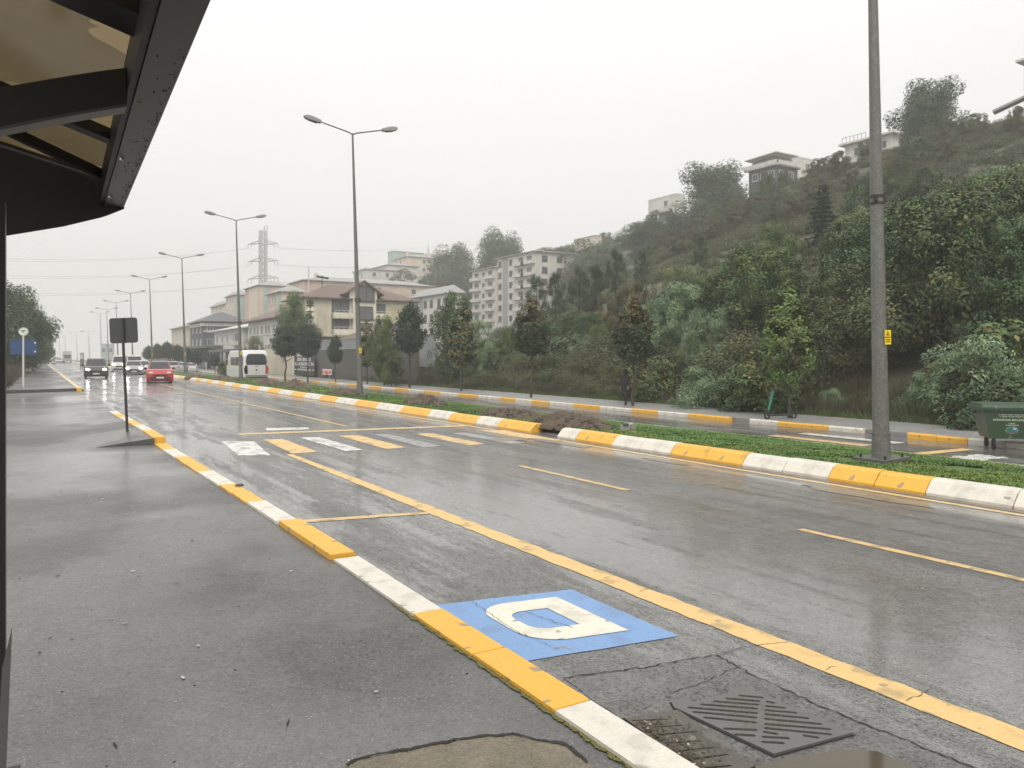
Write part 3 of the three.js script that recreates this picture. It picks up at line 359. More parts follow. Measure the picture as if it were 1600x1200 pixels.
// white terraced houses to its left
block({ name: 'terraced_house', label: 'white two-storey terrace with red-brown roof left of the hotel', cat: 'house', xa: [30.6, 115], w: 10, d: 20, base: -.5, eave: 497, wall: M.whiteWall, roof: 'hip', rh: 2.6, over: .8, roofMat: M.tileRoof, ws: [.06, .16, .3, .38, .52, .66, .76, .9], floors: 2, floor: 3, fm: M.frameWhite, ww: 1.5 });
block({ name: 'terraced_house', label: 'smaller white terrace with white fascia between red-roofed terrace and grey building', cat: 'house', xa: [30, 136], w: 12, d: 25, base: -.5, eave: 513, wall: M.whiteWall, roof: 'hip', rh: 1.6, over: .8, roofMat: M.frameWhite, ws: [.1, .3, .5, .68, .88], floors: 2, floor: 3, ww: 1.5, bs: [.2] });
block({ name: 'grey_building', label: 'blue-grey building with white roof band and skylights behind the cafes', cat: 'building', px: 318, Z: 168, front: 385, side: 298, base: -.5, eave: 503, wall: M.blueGrey, roof: 'hip', rh: 2.4, over: .9, roofMat: M.darkRoof, ws: [.2, .5, .8], wf: [.15], floors: 3, extra(t, w, d, h) { new MB().box(w / 2, h - .55, .2, w + 1.4, .7, .3).box(-.2, h - .55, -d / 2, .3, .7, d + 1).build('fascia', M.whiteWall, t); new MB().box(w / 2, h - 2, .1, w, .3, .2).build('band', M.whiteWall, t); } });
block({ name: 'cream_building', label: 'pale cream building at the far left end of the roadside row', cat: 'building', xa: [31, 197], w: 10, side: 268, base: -.5, eave: 510, wall: M.sandWall, roof: 'hip', rh: 2, over: .6, ws: [.1, .3, .5, .7, .9], floors: 3 });
// pastel apartment rows above them
const G1 = 'pastel apartment blocks behind the roadside houses';
block({ name: 'apartment_block', label: 'pink and tan apartment block directly below the lattice tower', group: G1, px: 405, Z: 205, front: 452, side: 383, eave: 446, wall: M.pink, roof: 'hip', rh: 1.6, bands: [['s', .06, .7, M.creamTan], ['f', .0, .13, M.peach], ['f', .13, .34, M.mint], ['f', .36, 1, M.peach]], wf: [.24, .55, .85], floors: 7 });
block({ name: 'apartment_block', label: 'lower peach and mint apartment block beside the dark tree', group: G1, px: 440, Z: 165, front: 478, side: 418, eave: 456, wall: M.peach, roof: 'hip', rh: 1.5, bands: [['s', .0, .25, M.mint]], ws: [.4, .62, .85], wf: [.3, .7], floors: 6 });
block({ name: 'apartment_block', label: 'long pale pink apartment block with grey roof behind the hotel', group: G1, px: 475, Z: 188, front: 676, side: 452, eave: 438, wall: M.sandWall, roof: 'hip', rh: 1.6, bands: [['s', .1, .9, M.peach], ['f', .0, .12, M.pink], ['f', .3, .42, M.peach], ['f', .62, .8, M.peach]], wf: [.05, .18, .27, .46, .56, .66, .74, .84, .93], floors: 5, chim: [[.12, .3], [.45, .4]], extra(t, w, d, h) { new MB().tube([w * .03, h - 12, .3], [w * .03, h + 3.2, .3], .22).build('flue_pipe', M.frameWhite, t); } });
block({ name: 'apartment_block', label: 'cream and mint apartment block left of the pink one', group: G1, px: 368, Z: 225, front: 388, side: 353, eave: 461, wall: M.sandWall, roof: 'hip', rh: 1.6, bands: [['f', 0, 1, M.mint]], ws: [.2, .5, .8], floors: 6 });
block({ name: 'apartment_block', label: 'small cream apartment block leftmost of the pastel row', group: G1, px: 357, Z: 245, front: 372, side: 330, eave: 474, wall: M.sandWall, roof: 'hip', rh: 1.6, ws: [.15, .4, .65, .9], floors: 5 });
const G2 = 'apartment blocks at the top of the hill behind the hotel';
block({ name: 'apartment_block', label: 'peach and cream block with balconies, highest behind the hotel', group: G2, px: 637, Z: 290, front: 700, side: 615, eave: 401, base: 4, wall: M.sandWall, roof: 'hip', rh: 1.8, bands: [['s', .02, .3, M.peach], ['f', .0, .2, M.peach]], wf: [.4, .66, .88], bf: [.53], ws: [.5, .8], floors: 6, floor: 3, bm: M.whiteWall, chim: [[.1, .3, 2.6]], extra(t, w, d, h) { const g = new MB(); g.tube([w * .62, h + 1, -4], [w * .62, h + 7, -4], .14, .05).tube([w * .62 - 1.2, h + 1, -4], [w * .62, h + 5, -4], .08).tube([w * .62 + 1.4, h + 1, -4], [w * .62, h + 4, -4], .08); g.build('roof_mast', M.greyRoof, t); new MB().box(w * .68, h + 1.5, -5, 3.6, 1.8, 3).build('stair_head', M.sandWall, t); } });
block({ name: 'apartment_block', label: 'tall narrow mint-coloured block beside the highest peach block', group: G2, px: 614, Z: 315, w: 14, side: 606, eave: 393, base: 4, wall: M.mint, roof: 'flat', over: .1, wf: [.8], floors: 5 });
block({ name: 'apartment_block', label: 'pale stepped block lowest on the left of the hilltop group', group: G2, px: 606, Z: 280, w: 12, side: 570, eave: 414, base: 4, wall: M.whiteWall, roof: 'hip', rh: 1.5, ws: [.2, .4, .6, .8], floors: 5 });
block({ name: 'apartment_block', label: 'pale grey flat block just above the hotel roof', group: G2, px: 571, Z: 265, w: 16, side: 552, eave: 421, base: 2, wall: M.whiteWall, roof: 'flat', ws: [.3, .7], wf: [.2, .5, .8], floors: 6 });
// white apartment houses on the slope
const wA = cornerOf(836, 190);
block({ name: 'white_apartment', label: 'white apartment block with balconies, its corner highest above the dark pines', xa: wA, front: 938, side: 777, eave: 393, base: 6, wall: M.whiteWall, roof: 'hip', rh: 1.7, over: .7, floors: 7, floor: 2.9, wf: [.14, .36], ws: [.62, .92], bs: [.14, .36], bw: 5.2, ww: 1.6, bands: [['s', .7, .84, M.greyWall]], fm: M.frameDark, extra(t, w, d, h) { for (const u of [.72, .86]) win(t, 'f', u * w, h - 1.5, 1.9, 1.8, M.frameDark, M.glassSoft); } });
block({ name: 'white_apartment', label: 'white apartment block with glazed balconies stepping down to the left', xa: [wA[0] - .6, alongAt(wA[0], 777) + .2], w: 12, side: 738, eave: 418, base: 6, wall: M.whiteWall, roof: 'hip', rh: 1.6, over: .7, floors: 6, floor: 2.9, ws: [.5], bs: [.2, .8], bw: 5, fm: M.frameDark });
block({ name: 'white_apartment', label: 'grey and white apartment house low behind the street trees', px: 705, Z: 150, w: 2.5, side: 646, eave: 458, base: -.5, wall: M.whiteWall, roof: 'hip', rh: 1.6, floors: 5, ws: [.12, .3, .5, .66, .9], bands: [['s', .72, .84, M.greyWall]], fm: M.frameDark });
// houses on the ridge
block({ name: 'villa', label: 'dark grey villa with white balcony band and overhanging roof on the ridge', cat: 'house', px: 1212, Z: 150, front: 1246, side: 1170, eave: 258, wall: M.blueGrey, roof: 'flat', over: .6, roofMat: M.whiteWall, floors: 1, wf: [.25, .7], ws: [.15, .45, .75], ww: 1.4, extra(t, w, d, h) { new MB().box(w / 2 + .6, h + 1.3, -d / 2 - .6, w - 1.2, 2, d - 1.2).build('upper_storey', M.greyWall, t); new MB().hexa([[-.8, h + 2.3, .8], [w * .9, h + 2.3, .8], [w * .9, h + 2.1, -d - .5], [-.8, h + 2.1, -d - .5], [-.8, h + 2.5, .8], [w * .9, h + 2.5, .8], [w * .9, h + 2.3, -d - .5], [-.8, h + 2.3, -d - .5]]).build('overhanging_roof', M.whiteWall, t); new MB().box(-.6, h + .6, -d / 2, .1, .8, d + 1.4).box(w / 2, h + .6, .7, w, .8, .1).build('parapet', M.whiteWall, t); new MB().box(w / 2, 1.1, 1.2, w + 2, 2.2, .3).build('garden_wall', M.whiteWall, t); } });
block({ name: 'villa', label: 'plain white box-shaped house joined behind the dark grey villa', cat: 'house', px: 1229, Z: 158, front: 1272, d: 9, eave: 243, wall: M.whiteWall, roof: 'flat', over: .05, roofMat: M.whiteWall, floors: 1, wf: [.75], extra(t, w, d, h) { new MB().tube([w - .1, h - 3, .2], [w - .1, h + .4, .2], .06).tube([w + .8, h - 3, .2], [w + .8, h + .4, .2], .06).tube([w - .1, h + .4, .2], [w + .8, h + .4, .2], .05).build('railing', M.dark, t); } });
block({ name: 'villa', label: 'white flat-roofed house with dark window, leftmost on the ridge', cat: 'house', px: 1056, Z: 178, front: 1070, side: 1013, eave: 304, wall: M.whiteWall, roof: 'flat', over: .05, roofMat: M.whiteWall, floors: 1, ws: [.35], extra(t, w, d, h) { win(t, 's', d * .35, h - 4.5, 4.5, 2.2, M.frameDark, M.glassSoft); } });
block({ name: 'villa', label: 'long white house with roof terrace behind the near lamp post', cat: 'house', px: 1394, Z: 132, front: 1420, side: 1320, eave: 209, wall: M.whiteWall, roof: 'flat', over: .8, roofMat: M.whiteWall, floors: 1, ws: [.2, .45, .7], ww: 1.8, extra(t, w, d, h) { const r = new MB(); for (let i = 0; i < 7; i++) r.tube([-.6, h + .3, -d * .5 - i * d * .085], [-.6, h + 1.3, -d * .5 - i * d * .085], .04); r.tube([-.6, h + 1.3, -d * .5], [-.6, h + 1.3, -d * 1.02], .04).build('railing', M.dark, t); } });
block({ name: 'villa', label: 'small pale house half hidden by scrub above the white apartments', cat: 'house', px: 930, Z: 215, front: 940, side: 897, eave: 369, wall: M.sandWall, roof: 'flat', over: .1, floors: 1, ws: [.5] });
block({ name: 'villa', label: 'house with jutting grey roof corner at the upper right edge', cat: 'house', px: 1650, Z: 108, w: 14, side: 1600, eave: 82, wall: M.greyWall, roof: 'flat', over: .8, roofMat: M.whiteWall, floors: 2, wf: [.2], ws: [.5] });
{ const t = thing('roof_canopy', 'grey sloping roof edge rising out of the scrub at the right edge', 'roof', [0, 0, 0]); new MB().bar(P(1552, 176, 104), P(1640, 135, 100), 1.6, .28).build('roof_slab', M.greyRoof, t); new MB().bar(P(1585, 172, 103), P(1590, 250, 103), .3, .3).bar(P(1610, 165, 103), P(1612, 250, 103), .3, .3).build('post', M.dark, t); }
// retaining walls and garden sign
{
  const wall = (name, label, x, a0, a1, y0, y1, mat, th = .3) => { const t = thing(name, label, 'wall', W(x, a0, 0)); new MB().box(th / 2, (y0 + y1) / 2, -(a1 - a0) / 2, th, y1 - y0, a1 - a0).build('wall_panel', mat, t); const c = new MB().box(th / 2, y1 + .05, -(a1 - a0) / 2, th + .12, .1, a1 - a0 + .06); c.build('coping', M.conc, t); return t; };
  wall('retaining_wall', 'dark grey roadside wall behind the red sign and young trees', 27.5, 60, 92.6, -.6, 2.7, M.concDark);
  wall('retaining_wall', 'paler upper retaining wall below the cream hotel', 30, 62, 94, 1, 3.9, M.greyWall);
  wall('retaining_wall', 'stained tan wall beside the white minibus', 27.3, 92.9, 121, -.6, 3.1, M.creamTan);
  const q = cornerOf(462, 89), a0 = alongAt(27.3, 494), a1 = alongAt(27.3, 462), t = thing('garden_sign', 'black board with white BERCE GARDEN and OTOPARK lettering on the wall', 'sign', W(27.2, a0, 0));
  const c = canvasTex(512, 512, (g) => { g.fillStyle = '#34383a'; g.fillRect(0, 0, 512, 512); g.fillStyle = '#eeeeea'; g.textAlign = 'center'; g.font = 'bold 120px serif'; g.fillText('BERCE', 256, 120, 360); g.fillText('GARDEN', 256, 245, 490); g.fillRect(150, 285, 140, 16); g.fillRect(310, 285, 50, 16); g.font = 'bold 74px sans-serif'; g.fillText('OTOPARK', 256, 388, 360); g.fillRect(10, 352, 46, 20); g.fillRect(456, 352, 46, 20); });
  const L = a1 - a0, y0 = -.3, y1 = hAt(557, 88); new MB().box(-.03, (y0 + y1) / 2, -L / 2, .1, y1 - y0, L).build('board', M.dark, t); new MB().quad([-.085, y0 + .02, -L + .02], [-.085, y0 + .02, -.02], [-.085, y1 - .02, -.02], [-.085, y1 - .02, -L + .02], [[0, 0], [1, 0], [1, 1], [0, 1]]).build('lettering', std({ map: c, roughness: .5 }), t);
  const a2 = alongAt(27.2, 517), a3 = alongAt(27.2, 503), r = thing('parking_sign', 'small red and white notice board on the dark roadside wall', 'sign', W(27.3, a2, 0)), ya = hAt(586, 84), yb = hAt(577, 84);
  const c2 = canvasTex(128, 96, (g) => { g.fillStyle = '#f0d8d6'; g.fillRect(0, 0, 128, 96); g.fillStyle = '#c5303c'; g.fillRect(4, 28, 120, 46); g.fillStyle = '#f0d8d6'; g.fillRect(14, 38, 42, 8); g.fillRect(66, 38, 46, 8); g.fillRect(14, 54, 30, 8); g.fillRect(74, 54, 36, 8); g.fillStyle = '#b02833'; g.fillRect(56, 60, 16, 36); });
  new MB().box(0, (ya + yb) / 2, -(a3 - a2) / 2, .08, yb - ya, a3 - a2).tube([0, -.5, -.8], [0, ya, -.8], .04).build('board', M.signWhite, r); new MB().quad([-.045, ya, -(a3 - a2)], [-.045, ya, 0], [-.045, yb, 0], [-.045, yb, -(a3 - a2)], [[0, 0], [1, 0], [1, 1], [0, 1]]).build('notice', std({ map: c2, roughness: .5 }), r);
}
{ // cafe terraces: dark pergolas with posts and slats along the pavement
  const perg = (label, a0, a1, y, mat, x0 = 27.2, w = 5) => { const t = thing('pergola', label, 'pergola', W(x0, a0, -.5)), L = a1 - a0; const n = Math.max(3, Math.round(L / 3.4)); for (let i = 0; i <= n; i++) for (const x of [0, w]) new MB().box(x + .1, (y - .1) / 2, -lerp(.1, L - .1, i / n), .18, y - .1, .18).build('post', M.dark, t); new MB().box(w / 2 + .1, y + .15, -L / 2, w + .8, .45, L + .6).build('canopy', mat, t); for (let i = 0; i < n; i++) new MB().box(.12, .75, -lerp(0, L, (i + .5) / n), .06, 1.3, L / n - .5).build('screen', i % 3 ? M.concDark : M.greyWall, t); return t; };
  perg('dark flat-topped cafe canopy behind the minibus roof', 98, 110, 4.6, M.dark, 28.2, 6);
  perg('long dark cafe terrace with posts left of the minibus', 122, 150, 3.3, M.concDark); perg('grey cafe terrace with awning in front of the grey building', 153, 190, 4.2, plain(.1, .11, .115, .6)); perg('farthest low cafe terrace along the right pavement', 194, 240, 3.6, M.concDark);
  const t = thing('porch_roof', 'brown pitched porch roof at the foot of the hotel', 'roof', W(33, 90, 0)); new MB().hexa([[0, 4.1, 0], [12, 3.6, 0], [12, 3.6, -7], [0, 4.1, -7], [5, 6.2, -3], [7, 6.2, -3], [7, 6.2, -5], [5, 6.2, -5]]).build('roof', M.tileRoof, t); new MB().box(6, 1.7, -3.5, 11, 4.2, 6).build('wall', M.greyWall, t);
}
// lattice tower and wires
{
  const Z = 300, q = P(411, HZ, Z), top = hAt(352, Z), base = landY(q[0], -q[2]) - 1, H = top - base, t = thing('lattice_tower', 'tall steel lattice power tower rising behind the pastel apartments', 'pylon', [q[0], base, q[2]], .25);
  const half = y => y > H - 26 ? 1.1 : lerp(3.8, 1.1, y / (H - 26)), legs = [[-1, -1], [1, -1], [1, 1], [-1, 1]], at = (i, y) => { const h = half(y); return [legs[i % 4][0] * h, y, legs[i % 4][1] * h]; };
  for (let i = 0; i < 4; i++) { const m = new MB(); m.bar(at(i, 0), at(i, H - 26), .26, .26).bar(at(i, H - 26), at(i, i === 1 || i === 2 ? H : H - 2), .24, .24); m.build('leg', plain(.36, .37, .38, .5), t); }
  const b = new MB(); let y = 0; while (y < H - 4) { const s = y < H - 26 ? 3.6 : 2.5, y1 = Math.min(y + s, H - 2); for (let i = 0; i < 4; i++) { b.bar(at(i, y), at(i + 1, y1), .14, .14).bar(at(i + 1, y), at(i, y1), .14, .14).bar(at(i, y1), at(i + 1, y1), .16, .16); } y = y1; } b.build('bracing', plain(.36, .37, .38, .5), t);
  const tips = []; for (const py of [379, 406, 433]) { const yy = hAt(py, Z) - base; for (const s of [-1, 1]) for (const z of [-1.2, 1.2]) { const m = new MB(), e = [s * 5.6, yy - .3 + (s < 0 ? -.9 : .4), z * 1.1]; m.bar([s * 1.2, yy + .8, z], e, .15, .15).bar([s * 1.2, yy - .6, z], e, .15, .15); m.tube(e, [e[0], e[1] - 1.6, e[2]], .1, .08, 6); m.build('crossarm', M.steel, t); tips.push([e[0], e[1] - 1.6, e[2], s]); } }
  t.updateMatrixWorld(true); let k = 0; const wm = plain(.2, .205, .21, .5);
  for (const [x, yy, z, s] of tips) { const p = new THREE.Vector3(x, yy, z).applyMatrix4(t.matrixWorld), end = s < 0 ? P(-140, 395 + (k % 4) * 6 + Math.floor(k / 4) * 26, 250) : P(760, 372 + Math.floor(k / 4) * 27 + (k % 2) * 4, 420), pts = []; for (let i = 0; i <= 14; i++) { const u = i / 14; pts.push([lerp(p.x, end[0], u), lerp(p.y, end[1], u) - 4 * 3.2 * u * (1 - u), lerp(p.z, end[2], u)]); } const o = thing('power_line', s < 0 ? 'thin power line running left from the lattice tower' : 'thin power line running right from the lattice tower', 'power line', [0, 0, 0], 0, s < 0 ? 'power lines left of the tower' : 'power lines right of the tower'); new MB().path(pts, .03, .03, 4).build('wire', wm, o); k++; }
}
// ---------- bus shelter ----------
{
  const O = P(193, 325, 4.4), t = thing('bus_shelter', 'black steel bus shelter with smoked roof panels and curved ribs', 'bus shelter', [O[0], 0, O[2]], -.0232); t.updateMatrixWorld(true); const inv = t.matrixWorld.clone().invert(), loc = p => new THREE.Vector3(...p).applyMatrix4(inv).toArray();
  const low = u => EYE + .85 - .30 * u - .15 * u * u + .06 * u * u * u, topY = u => EYE + .98 + .25 * u, L = 5.2;
  new MB().box(-.05, EYE + .91, L / 2 + .0, .1, .12, L).build('front_beam', plain(.05, .052, .052, .35), t);
  new MB().box(-.006, EYE + .985, L / 2, .012, .03, L).box(-.112, EYE + .93, L / 2, .02, .14, L).build('gutter_edge', M.black, t);
  const blade = (z, w, up, dn, n = 14, u1 = 1.5, u0 = 0) => { const pts = []; for (let i = 0; i <= n; i++) pts.push([-lerp(u0, u1, i / n), dn(lerp(u0, u1, i / n))]); for (let i = n; i >= 0; i--) pts.push([-lerp(u0, u1, i / n), up(lerp(u0, u1, i / n))]); return new MB().geo(extrude(pts, w - .008, .004), new THREE.Matrix4().setPosition(0, 0, z - w / 2)); };
  blade(0, .03, u => topY(u) + .02, u => EYE + pw(u, [[0, .85], [.0975, .797], [.3, .724], [.57, .65], [1.5, .5]]), 40).build('end_panel', M.black, t);
  for (const z of [2.1]) { const m = blade(z, .055, u => low(u) + .13, u => low(u) + .012, 18, 1.5, .125).build('rib', M.black, t); const f = new MB(); for (let i = 0; i < 18; i++) { const u0 = lerp(.125, 1.5, i / 18), u1 = lerp(.125, 1.5, (i + 1) / 18); f.hexa([[-u0, low(u0), z + .04], [-u1, low(u1), z + .04], [-u1, low(u1), z - .04], [-u0, low(u0), z - .04], [-u0, low(u0) + .01, z + .04], [-u1, low(u1) + .01, z + .04], [-u1, low(u1) + .01, z - .04], [-u0, low(u0) + .01, z - .04]]); } f.build('flange', plain(.05, .052, .052, .4), m); }
  const onRoof = (px, py) => { const f = Z => { const p = loc(P(px, py, Z)); return p[1] - topY(-p[0]); }, f1 = f(1), f2 = f(2); return loc(P(px, py, 1 + f1 / (f1 - f2))); };
  const bar = (p0, p1, ex, w) => { const a = onRoof(...p0), b = onRoof(...p1), d = [b[0] - a[0], b[1] - a[1], b[2] - a[2]], lift = -.035; new MB().bar([a[0] - d[0] * ex, a[1] - d[1] * ex + lift, a[2] - d[2] * ex], [b[0], b[1] + lift, b[2]], w, .05).build('purlin', M.black, t); };
  bar([0, 127], [188, 208], .6, .07); bar([165, -14], [252, 26], 4, .17); bar([40, 205], [175, 270], .8, .03);
  const smoke = tex(512, 512, (u, v) => { const f = fbm(u * 3.2, v * 3.2, 3, 3, 3, 501), e = fbm(u * 8, v * 8, 8, 8, 4, 507), a = sm(.60, .615, f), b2 = sm(.64, .66, fbm(u * 5 + .3, v * 5, 5, 5, 2, 511)), k = .8 + .22 * e + .8 * a + .4 * b2; return [.15 * k, .113 * k, .06 * k]; }, true, 1.1, 1.1);
  const pm = new THREE.MeshPhysicalMaterial({ map: smoke, transmission: .9, thickness: 0, roughness: .12, specularIntensity: .5, side: THREE.DoubleSide });
  for (const [z0, z1] of [[.02, 5.2]]) { const b = new MB(), k = z0 > 1 ? .004 : 0; b.quad([-.1, topY(.1) + k, z1], [-.1, topY(.1) + k, z0], [-1.5, topY(1.5) + k, z0], [-1.5, topY(1.5) + k, z1], [[.1, z1], [.1, z0], [1.5, z0], [1.5, z1]]); b.build('roof_panel', pm, t); }
  { const q = loc(P(-4, HZ, 3.3)); new MB().box(q[0], (EYE + .66 + .1) / 2, q[2], .06, EYE + .56, .09).build('post', M.black, t); new MB().box(q[0], .115, q[2], .16, .03, .2).build('foot_plate', M.black, t);
    const A = loc(P(19, 980, 3.0)), B = loc(P(9, 1215, 3.0)), C = loc(P(-6, 1215, 3.0)), D = loc(P(3, 1045, 3.0)), th = .012; new MB().hexa([[...C], [...B], [B[0], B[1], B[2] - th], [C[0], C[1], C[2] - th], [...D], [...A], [A[0], A[1], A[2] - th], [D[0], D[1], D[2] - th]]).build('base_fin', plain(.09, .09, .09, .4), t); }
  { const r = rngOf(31), s = new THREE.IcosahedronGeometry(1, 1), b = new MB(); for (let i = 0; i < 150; i++) { const e = r() < .75, z = .03 + r() ** 1.3 * 2.6, x = e ? -.006 - r() * .022 : -.03 - r() * .065, k = .0012 + .0018 * r(); b.geo(s, new THREE.Matrix4().makeScale(k, k * 1.3, k).setPosition(x, EYE + .85 - k * .2, z)); } const m = b.build('raindrops', std({ color: lin(.02, .02, .02), roughness: .05 }), t); tag(m, null, null, null, 'stuff'); }
  for (const z of [.35, 1.25]) new MB().tube([-.085, EYE + .838, z], [-.085, EYE + .852, z], .009, .009, 8).build('bolt', M.chrome, t);
}
// ---------- street lamps ----------
const tagTex = canvasTex(96, 128, (g) => { g.fillStyle = '#f2cf1c'; g.fillRect(0, 0, 96, 128); g.strokeStyle = '#1a1708'; g.lineWidth = 7; g.beginPath(); g.moveTo(48, 14); g.lineTo(84, 68); g.lineTo(12, 68); g.closePath(); g.stroke(); g.beginPath(); g.moveTo(50, 28); g.lineTo(42, 48); g.lineTo(54, 46); g.lineTo(46, 64); g.stroke(); g.fillStyle = '#1a1708'; g.fillRect(14, 82, 68, 9); g.fillRect(14, 100, 68, 9); });
function makeLamp() {
  const t = thing('street_lamp', '', 'street lamp'), H = 12.0, r0 = .135, r1 = .042, R = y => lerp(r0, r1, y / H);
  new MB().tube([0, 0, 0], [0, H, 0], r0, r1, 14).build('pole', M.steel, t);
  new MB().tube([0, .02, 0], [0, .46, 0], r0 + .012, R(.46) + .014, 14).tube([0, .46, 0], [0, .48, 0], R(.46) + .02, R(.48) + .02, 14).build('sleeve', M.steel, t);
  new MB().box(0, .045, 0, .72, .05, .6).build('base_plate', M.concDark, t); for (const [x, z] of [[-1, -1], [1, -1], [1, 1], [-1, 1]]) new MB().tube([x * .24, .07, z * .22], [x * .24, .13, z * .22], .022, .022, 6).build('bolt', M.dark, t);
  new MB().tube([0, 4.3, 0], [0, 4.34, 0], R(4.3) + .012, R(4.3) + .012, 12).tube([0, 4.42, 0], [0, 4.46, 0], R(4.4) + .014, R(4.4) + .014, 12).box(.12, 4.38, .06, .09, .06, .05).box(-.12, 4.38, .06, .07, .05, .05).build('band', M.dark, t);
  { const rr = R(2.1) + .012, tx = -ST, tz = CT, rx = CT, rz = ST, q = (u, w, y) => [tx * w + rx * u, y, tz * w + rz * u]; new MB().quad(q(.03, rr, 1.96), q(.15, rr - .03, 1.96), q(.15, rr - .03, 2.2), q(.03, rr, 2.2), [[0, 0], [1, 0], [1, 1], [0, 1]]).build('warning_tag', std({ map: tagTex, roughness: .5 }), t); }
  for (const s of [-1, 1]) { const e = [s * 1.5, H + .34, 0]; new MB().path([[0, H - .05, 0], [s * .2, H + .04, 0], e], .035, .03, 8).build('arm', M.steel, t); const pts = [[0, -.03], [.12, -.05], [.5, -.075], [.66, -.05], [.7, 0], [.62, .05], [.4, .085], [.12, .06], [0, .04]]; const g = extrude(pts, .16, .035); g.translate(0, 0, -.08); const m = new MB().geo(g, new THREE.Matrix4().makeRotationZ(.22)).build('luminaire', plain(.3, .3, .29, .45), t); m.position.set(...e); if (s < 0) m.rotation.y = Math.PI; new MB().geo(new THREE.BoxGeometry(.4, .012, .14), new THREE.Matrix4().makeRotationZ(.22).setPosition(.34, -.02, 0)).build('lens', M.glassSoft, m).position.y = -.02; }
  return t;
}
{
  const lab = ['nearest and tallest grey street lamp, its pole reaching past the top edge', 'grey double-arm street lamp in front of the cream hotel', 'double-arm street lamp standing beside the white minibus', 'double-arm street lamp just right of the red car', 'fifth double-arm street lamp along the grass strip from the right', 'sixth double-arm street lamp, right of the square sign back', 'double-arm street lamp rising directly behind the square sign back', 'double-arm street lamp just left of the square sign back'];
  const L0 = makeLamp(), xs = [12.08, 12.62, 13.0, 13.1, 13.0, 13.15, 13.1, 13.3];
  lab.forEach((l, i) => { const a = 7.72 + 25.95 * i, p = W(xs[i], a, i ? stripY(xs[i], a) - .03 : stripY(xs[i], a) + .0); const o = i ? copyOf(L0, p, 0, l) : L0; if (!i) { o.position.set(...p); o.userData.label = l; const tilt = .0305; o.quaternion.setFromAxisAngle(new THREE.Vector3(-ST * 0 + ST, 0, 0).set(CT * 0, 0, 1).normalize(), tilt); } });
  const far = [[140, 519, 330, 'single tall lamp far up the road near the white billboards'], [121, 520, 390, 'faint lamp post far away, middle of the distant trio'], [103, 524, 420, 'faint lamp post far away just left of the distant trio'], [94, 528, 450, 'faintest lamp post at the far end of the road'], [159, 490, 250, 'thin distant lamp post directly left of the billboards']];
  for (const [px, py, Z, l] of far) { const q = P(px, HZ, Z), h = hAt(py, Z), o = copyOf(L0, [q[0], 0, q[2]], 0, l); o.scale.set(1.3, (h - 0) / 12, 1.3); }
}
// ---------- signs ----------
{
  const q = G(199, 672, .2), t = thing('road_sign', 'grey back of a square road sign on a leaning post beside the kerb', 'road sign', [q[0], .13, q[2]]), Z = 19.1, s = Z / F;
  new MB().tube([0, 0, 0], [0, 172 * s, 0], .032, .032, 10).build('post', plain(.035, .036, .036, .5), t);
  const w = 40 * s, h = 37 * s, r = .06, sh = new THREE.Shape(); sh.moveTo(-w / 2 + r, 0); sh.lineTo(w / 2 - r, 0); sh.absarc(w / 2 - r, r, r, -Math.PI / 2, 0); sh.absarc(w / 2 - r, h - r, r, 0, Math.PI / 2); sh.absarc(-w / 2 + r, h - r, r, Math.PI / 2, Math.PI); sh.absarc(-w / 2 + r, r, r, Math.PI, Math.PI * 1.5);
  const g = new THREE.ExtrudeGeometry(sh, { depth: .012, bevelEnabled: true, bevelSize: .006, bevelThickness: .006, bevelSegments: 2, curveSegments: 6 }); g.translate(0, 135 * s, -.06); mesh('plate', g, plain(.052, .055, .054, .45), t); new MB().box(0, 153 * s, -.037, .07, h - .03, .02).build('channel', plain(.04, .042, .042, .5), t);
  t.rotation.set(0, -.5, .045, 'YXZ');
}
{
  const q = P(37, 607, 44.5), t = thing('bus_stop_sign', 'blue bus stop sign with round emblem on a white post at far left', 'sign', [q[0], .17, q[2]], -.25), s = 44.5 / F;
  const H = (607 - 523) * s; new MB().tube([0, 0, .06], [0, H + .3, .06], .055, .05, 10).build('post', M.signWhite, t);
  const w = 43 * s * .85, h = 23 * s, y = 51 * s; new MB().box(0, y + h / 2, 0, w, h, .05).build('panel', plain(.022, .068, .17, .4), t);
  new MB().box(0, y + h * .62, .03, w * .94, .03, .01).box(w * .2, y + h * .3, .03, w * .5, .02, .01).build('rib', plain(.035, .1, .3, .4), t); for (const v of [.2, .8]) new MB().box(w * .43, y + h * v, .035, .1, .08, .02).build('bracket', M.signWhite, t);
  const e = canvasTex(128, 128, (g) => { g.fillStyle = '#e3e6dc'; g.fillRect(0, 0, 128, 128); g.strokeStyle = '#7d8f80'; g.lineWidth = 6; g.beginPath(); g.arc(64, 64, 54, 0, 6.3); g.stroke(); g.fillStyle = '#2b5b4a'; g.beginPath(); g.moveTo(30, 58); g.lineTo(38, 34); g.lineTo(64, 44); g.lineTo(90, 34); g.lineTo(98, 58); g.lineTo(64, 64); g.fill(); g.fillStyle = '#9fb3a4'; g.fillRect(40, 70, 48, 20); });
  const cy = new THREE.CylinderGeometry(.24, .24, .05, 28); cy.rotateX(Math.PI / 2); cy.translate(0, H + .1, .0); mesh('emblem_disc', cy, M.signWhite, t); const ce = new THREE.CircleGeometry(.232, 28); ce.translate(0, H + .1, .116); mesh('emblem', ce, std({ map: e, roughness: .5 }), t);
}
